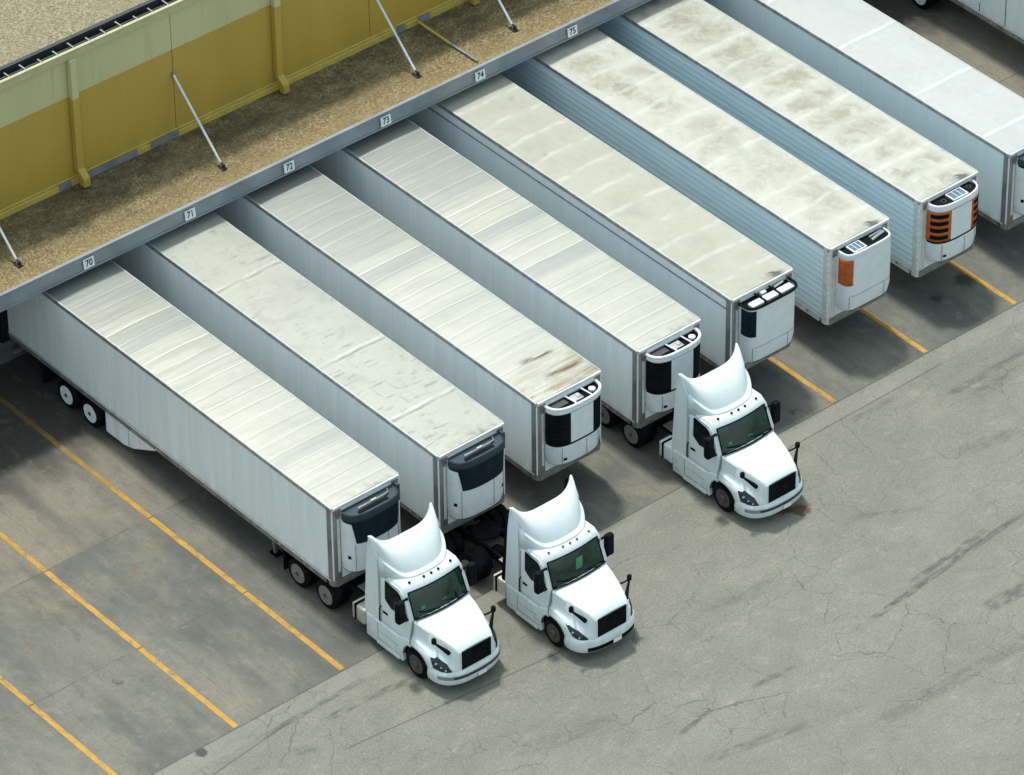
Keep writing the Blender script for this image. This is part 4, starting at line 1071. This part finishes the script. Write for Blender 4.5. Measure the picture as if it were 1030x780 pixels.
    for s in (-1, 1):
        # headlight wraps round the fender corner
        dv = Vector((-s*.62, .78, 0)).normalized(); side = Vector((s*.78, .62, 0)).normalized()
        c0 = Vector((s*1.0, -3.13, 0))
        to3 = lambda a, b: c0-dv*2+side*(a)+Vector((0, 0, b))
        poly = [(-.30, .76), (-.10, .755), (.29, .83), (.38, 1.16), (.16, 1.17), (-.12, 1.02)] if style != 2 else [(-.28, .76), (-.05, .75), (.20, .84), (.42, 1.17), (.34, 1.17), (.02, 1.05), (-.24, .86)]
        hl = part('headlight', lambda: patch(HB, poly, dv, to3, .012, n=12), 'lens', t, smooth=60, solid=.012, key=('hl', s, style == 2))
        for q, (a, b) in enumerate(((.20, 1.02), (.06, .93), (-.08, .85)) if style != 2 else ((.2, 1.0), (.0, .86))):
            h = HB.ray_cast(to3(a, b), dv)
            if h[0] is not None:
                p = h[0]-dv*.016
                part('lamp', MB().lathe([(.0, 0), (.045 if q == 0 else .03, .004), (.02, .012), (0, .014)], (0, 0, 0), 'x', 12), 'lamp', hl, smooth=60, loc=p).rotation_euler = (0, 0, math.atan2(-dv.y, -dv.x))
        wheel(t, (s*1.19, AX, .5), s, 'steer', False, 'wheel_alu')
        for wy in (2.12, 3.46): wheel(t, (s*1.22, wy, .5), s, 'dual', True, 'wheel_mid')
        part('mud_flap', lambda: B(s*.62, s*1.22, 4.14, 4.16, .2, .98), 'rubber', t, key=('tmf', s))
        part('fender', lambda: MB().grid(lambda u, v: (s*lerp(.64, 1.2, v), 2.12-.58*cos(pi*(.05+.5*u)), .5+.58*sin(pi*(.05+.5*u))), 10, 2), 'frame', t, smooth=60, solid=.012, key=('fd', s))
        part('wheel_well', lambda: MB().grid(lambda u, v: (s*lerp(.72, 1.18, v), AX-.61*cos(pi*u), .5+.60*sin(pi*u)), 18, 2), 'frame', t, smooth=60, key=('ww', s))
    ch = part('chassis', lambda: B(-.47, -.39, -3.1, 4.3, .70, .97).box(.39, .47, -3.1, 4.3, .70, .97).box(-.385, .385, .7, .8, .74, .93).box(-.385, .385, 2.7, 2.8, .74, .93).box(-.385, .385, 4.1, 4.2, .74, .93).tube([(-.95, 2.12, .5), (.95, 2.12, .5)], .10, 10).tube([(-.95, 3.46, .5), (.95, 3.46, .5)], .10, 10).tube([(-.95, AX, .47), (.95, AX, .47)], .07, 10).lathe([(.0, -.2), (.2, -.18), (.24, 0), (.2, .18), (0, .2)], (0, 2.12, .5), 'y', 14).lathe([(.0, -.2), (.2, -.18), (.24, 0), (.2, .18), (0, .2)], (0, 3.46, .5), 'y', 14), 'frame', t, key='chas')
    part('fifth_wheel', lambda: MB().lathe([(0, 1.06), (.46, 1.06), (.48, 1.03), (.46, .99), (0, .99)], (0, 2.72, 0), 'z', 24).box(-.3, .3, 2.4, 3.05, .975, .985), 'frame', ch, key='fifth')
    part('deck_plate', lambda: B(-.60, .60, .02, 1.35, .975, 1.0), 'alu_dirty', ch, key='deck')
    part('air_tank', lambda: MB().tube([(-.3, 1.5, .9), (.3, 1.5, .9)], .13, 12), 'frame', ch, smooth=40, key='airt')
    part('air_lines', lambda: MB().tube([(-.3, -.30, 1.9), (-.32, .3, 1.35), (-.25, .8, 1.2), (-.2, 1.5, 1.5)], .02, 6).tube([(-.15, -.30, 1.9), (-.1, .3, 1.4), (-.05, .8, 1.25), (0, 1.5, 1.55)], .02, 6), 'frame', ch, smooth=40, key='airl')
    part('floor_pan', lambda: B(-1.05, 1.05, -1.8, .1, .45, .92), 'frame', t, key='fpan')
    return t
tractor('white tractor unit in front of the leftmost trailer, nearest the yellow lines', 2.62, .46, .002, 1)
tractor('white tractor unit pulled forward with a green card in its windscreen and wedge headlights', 6.60, -1.24, 0, 2).scale = (1, .935, 1)
tractor('white tractor unit beside the rust brown spill on the asphalt', 14.65, .38, 0, 3)
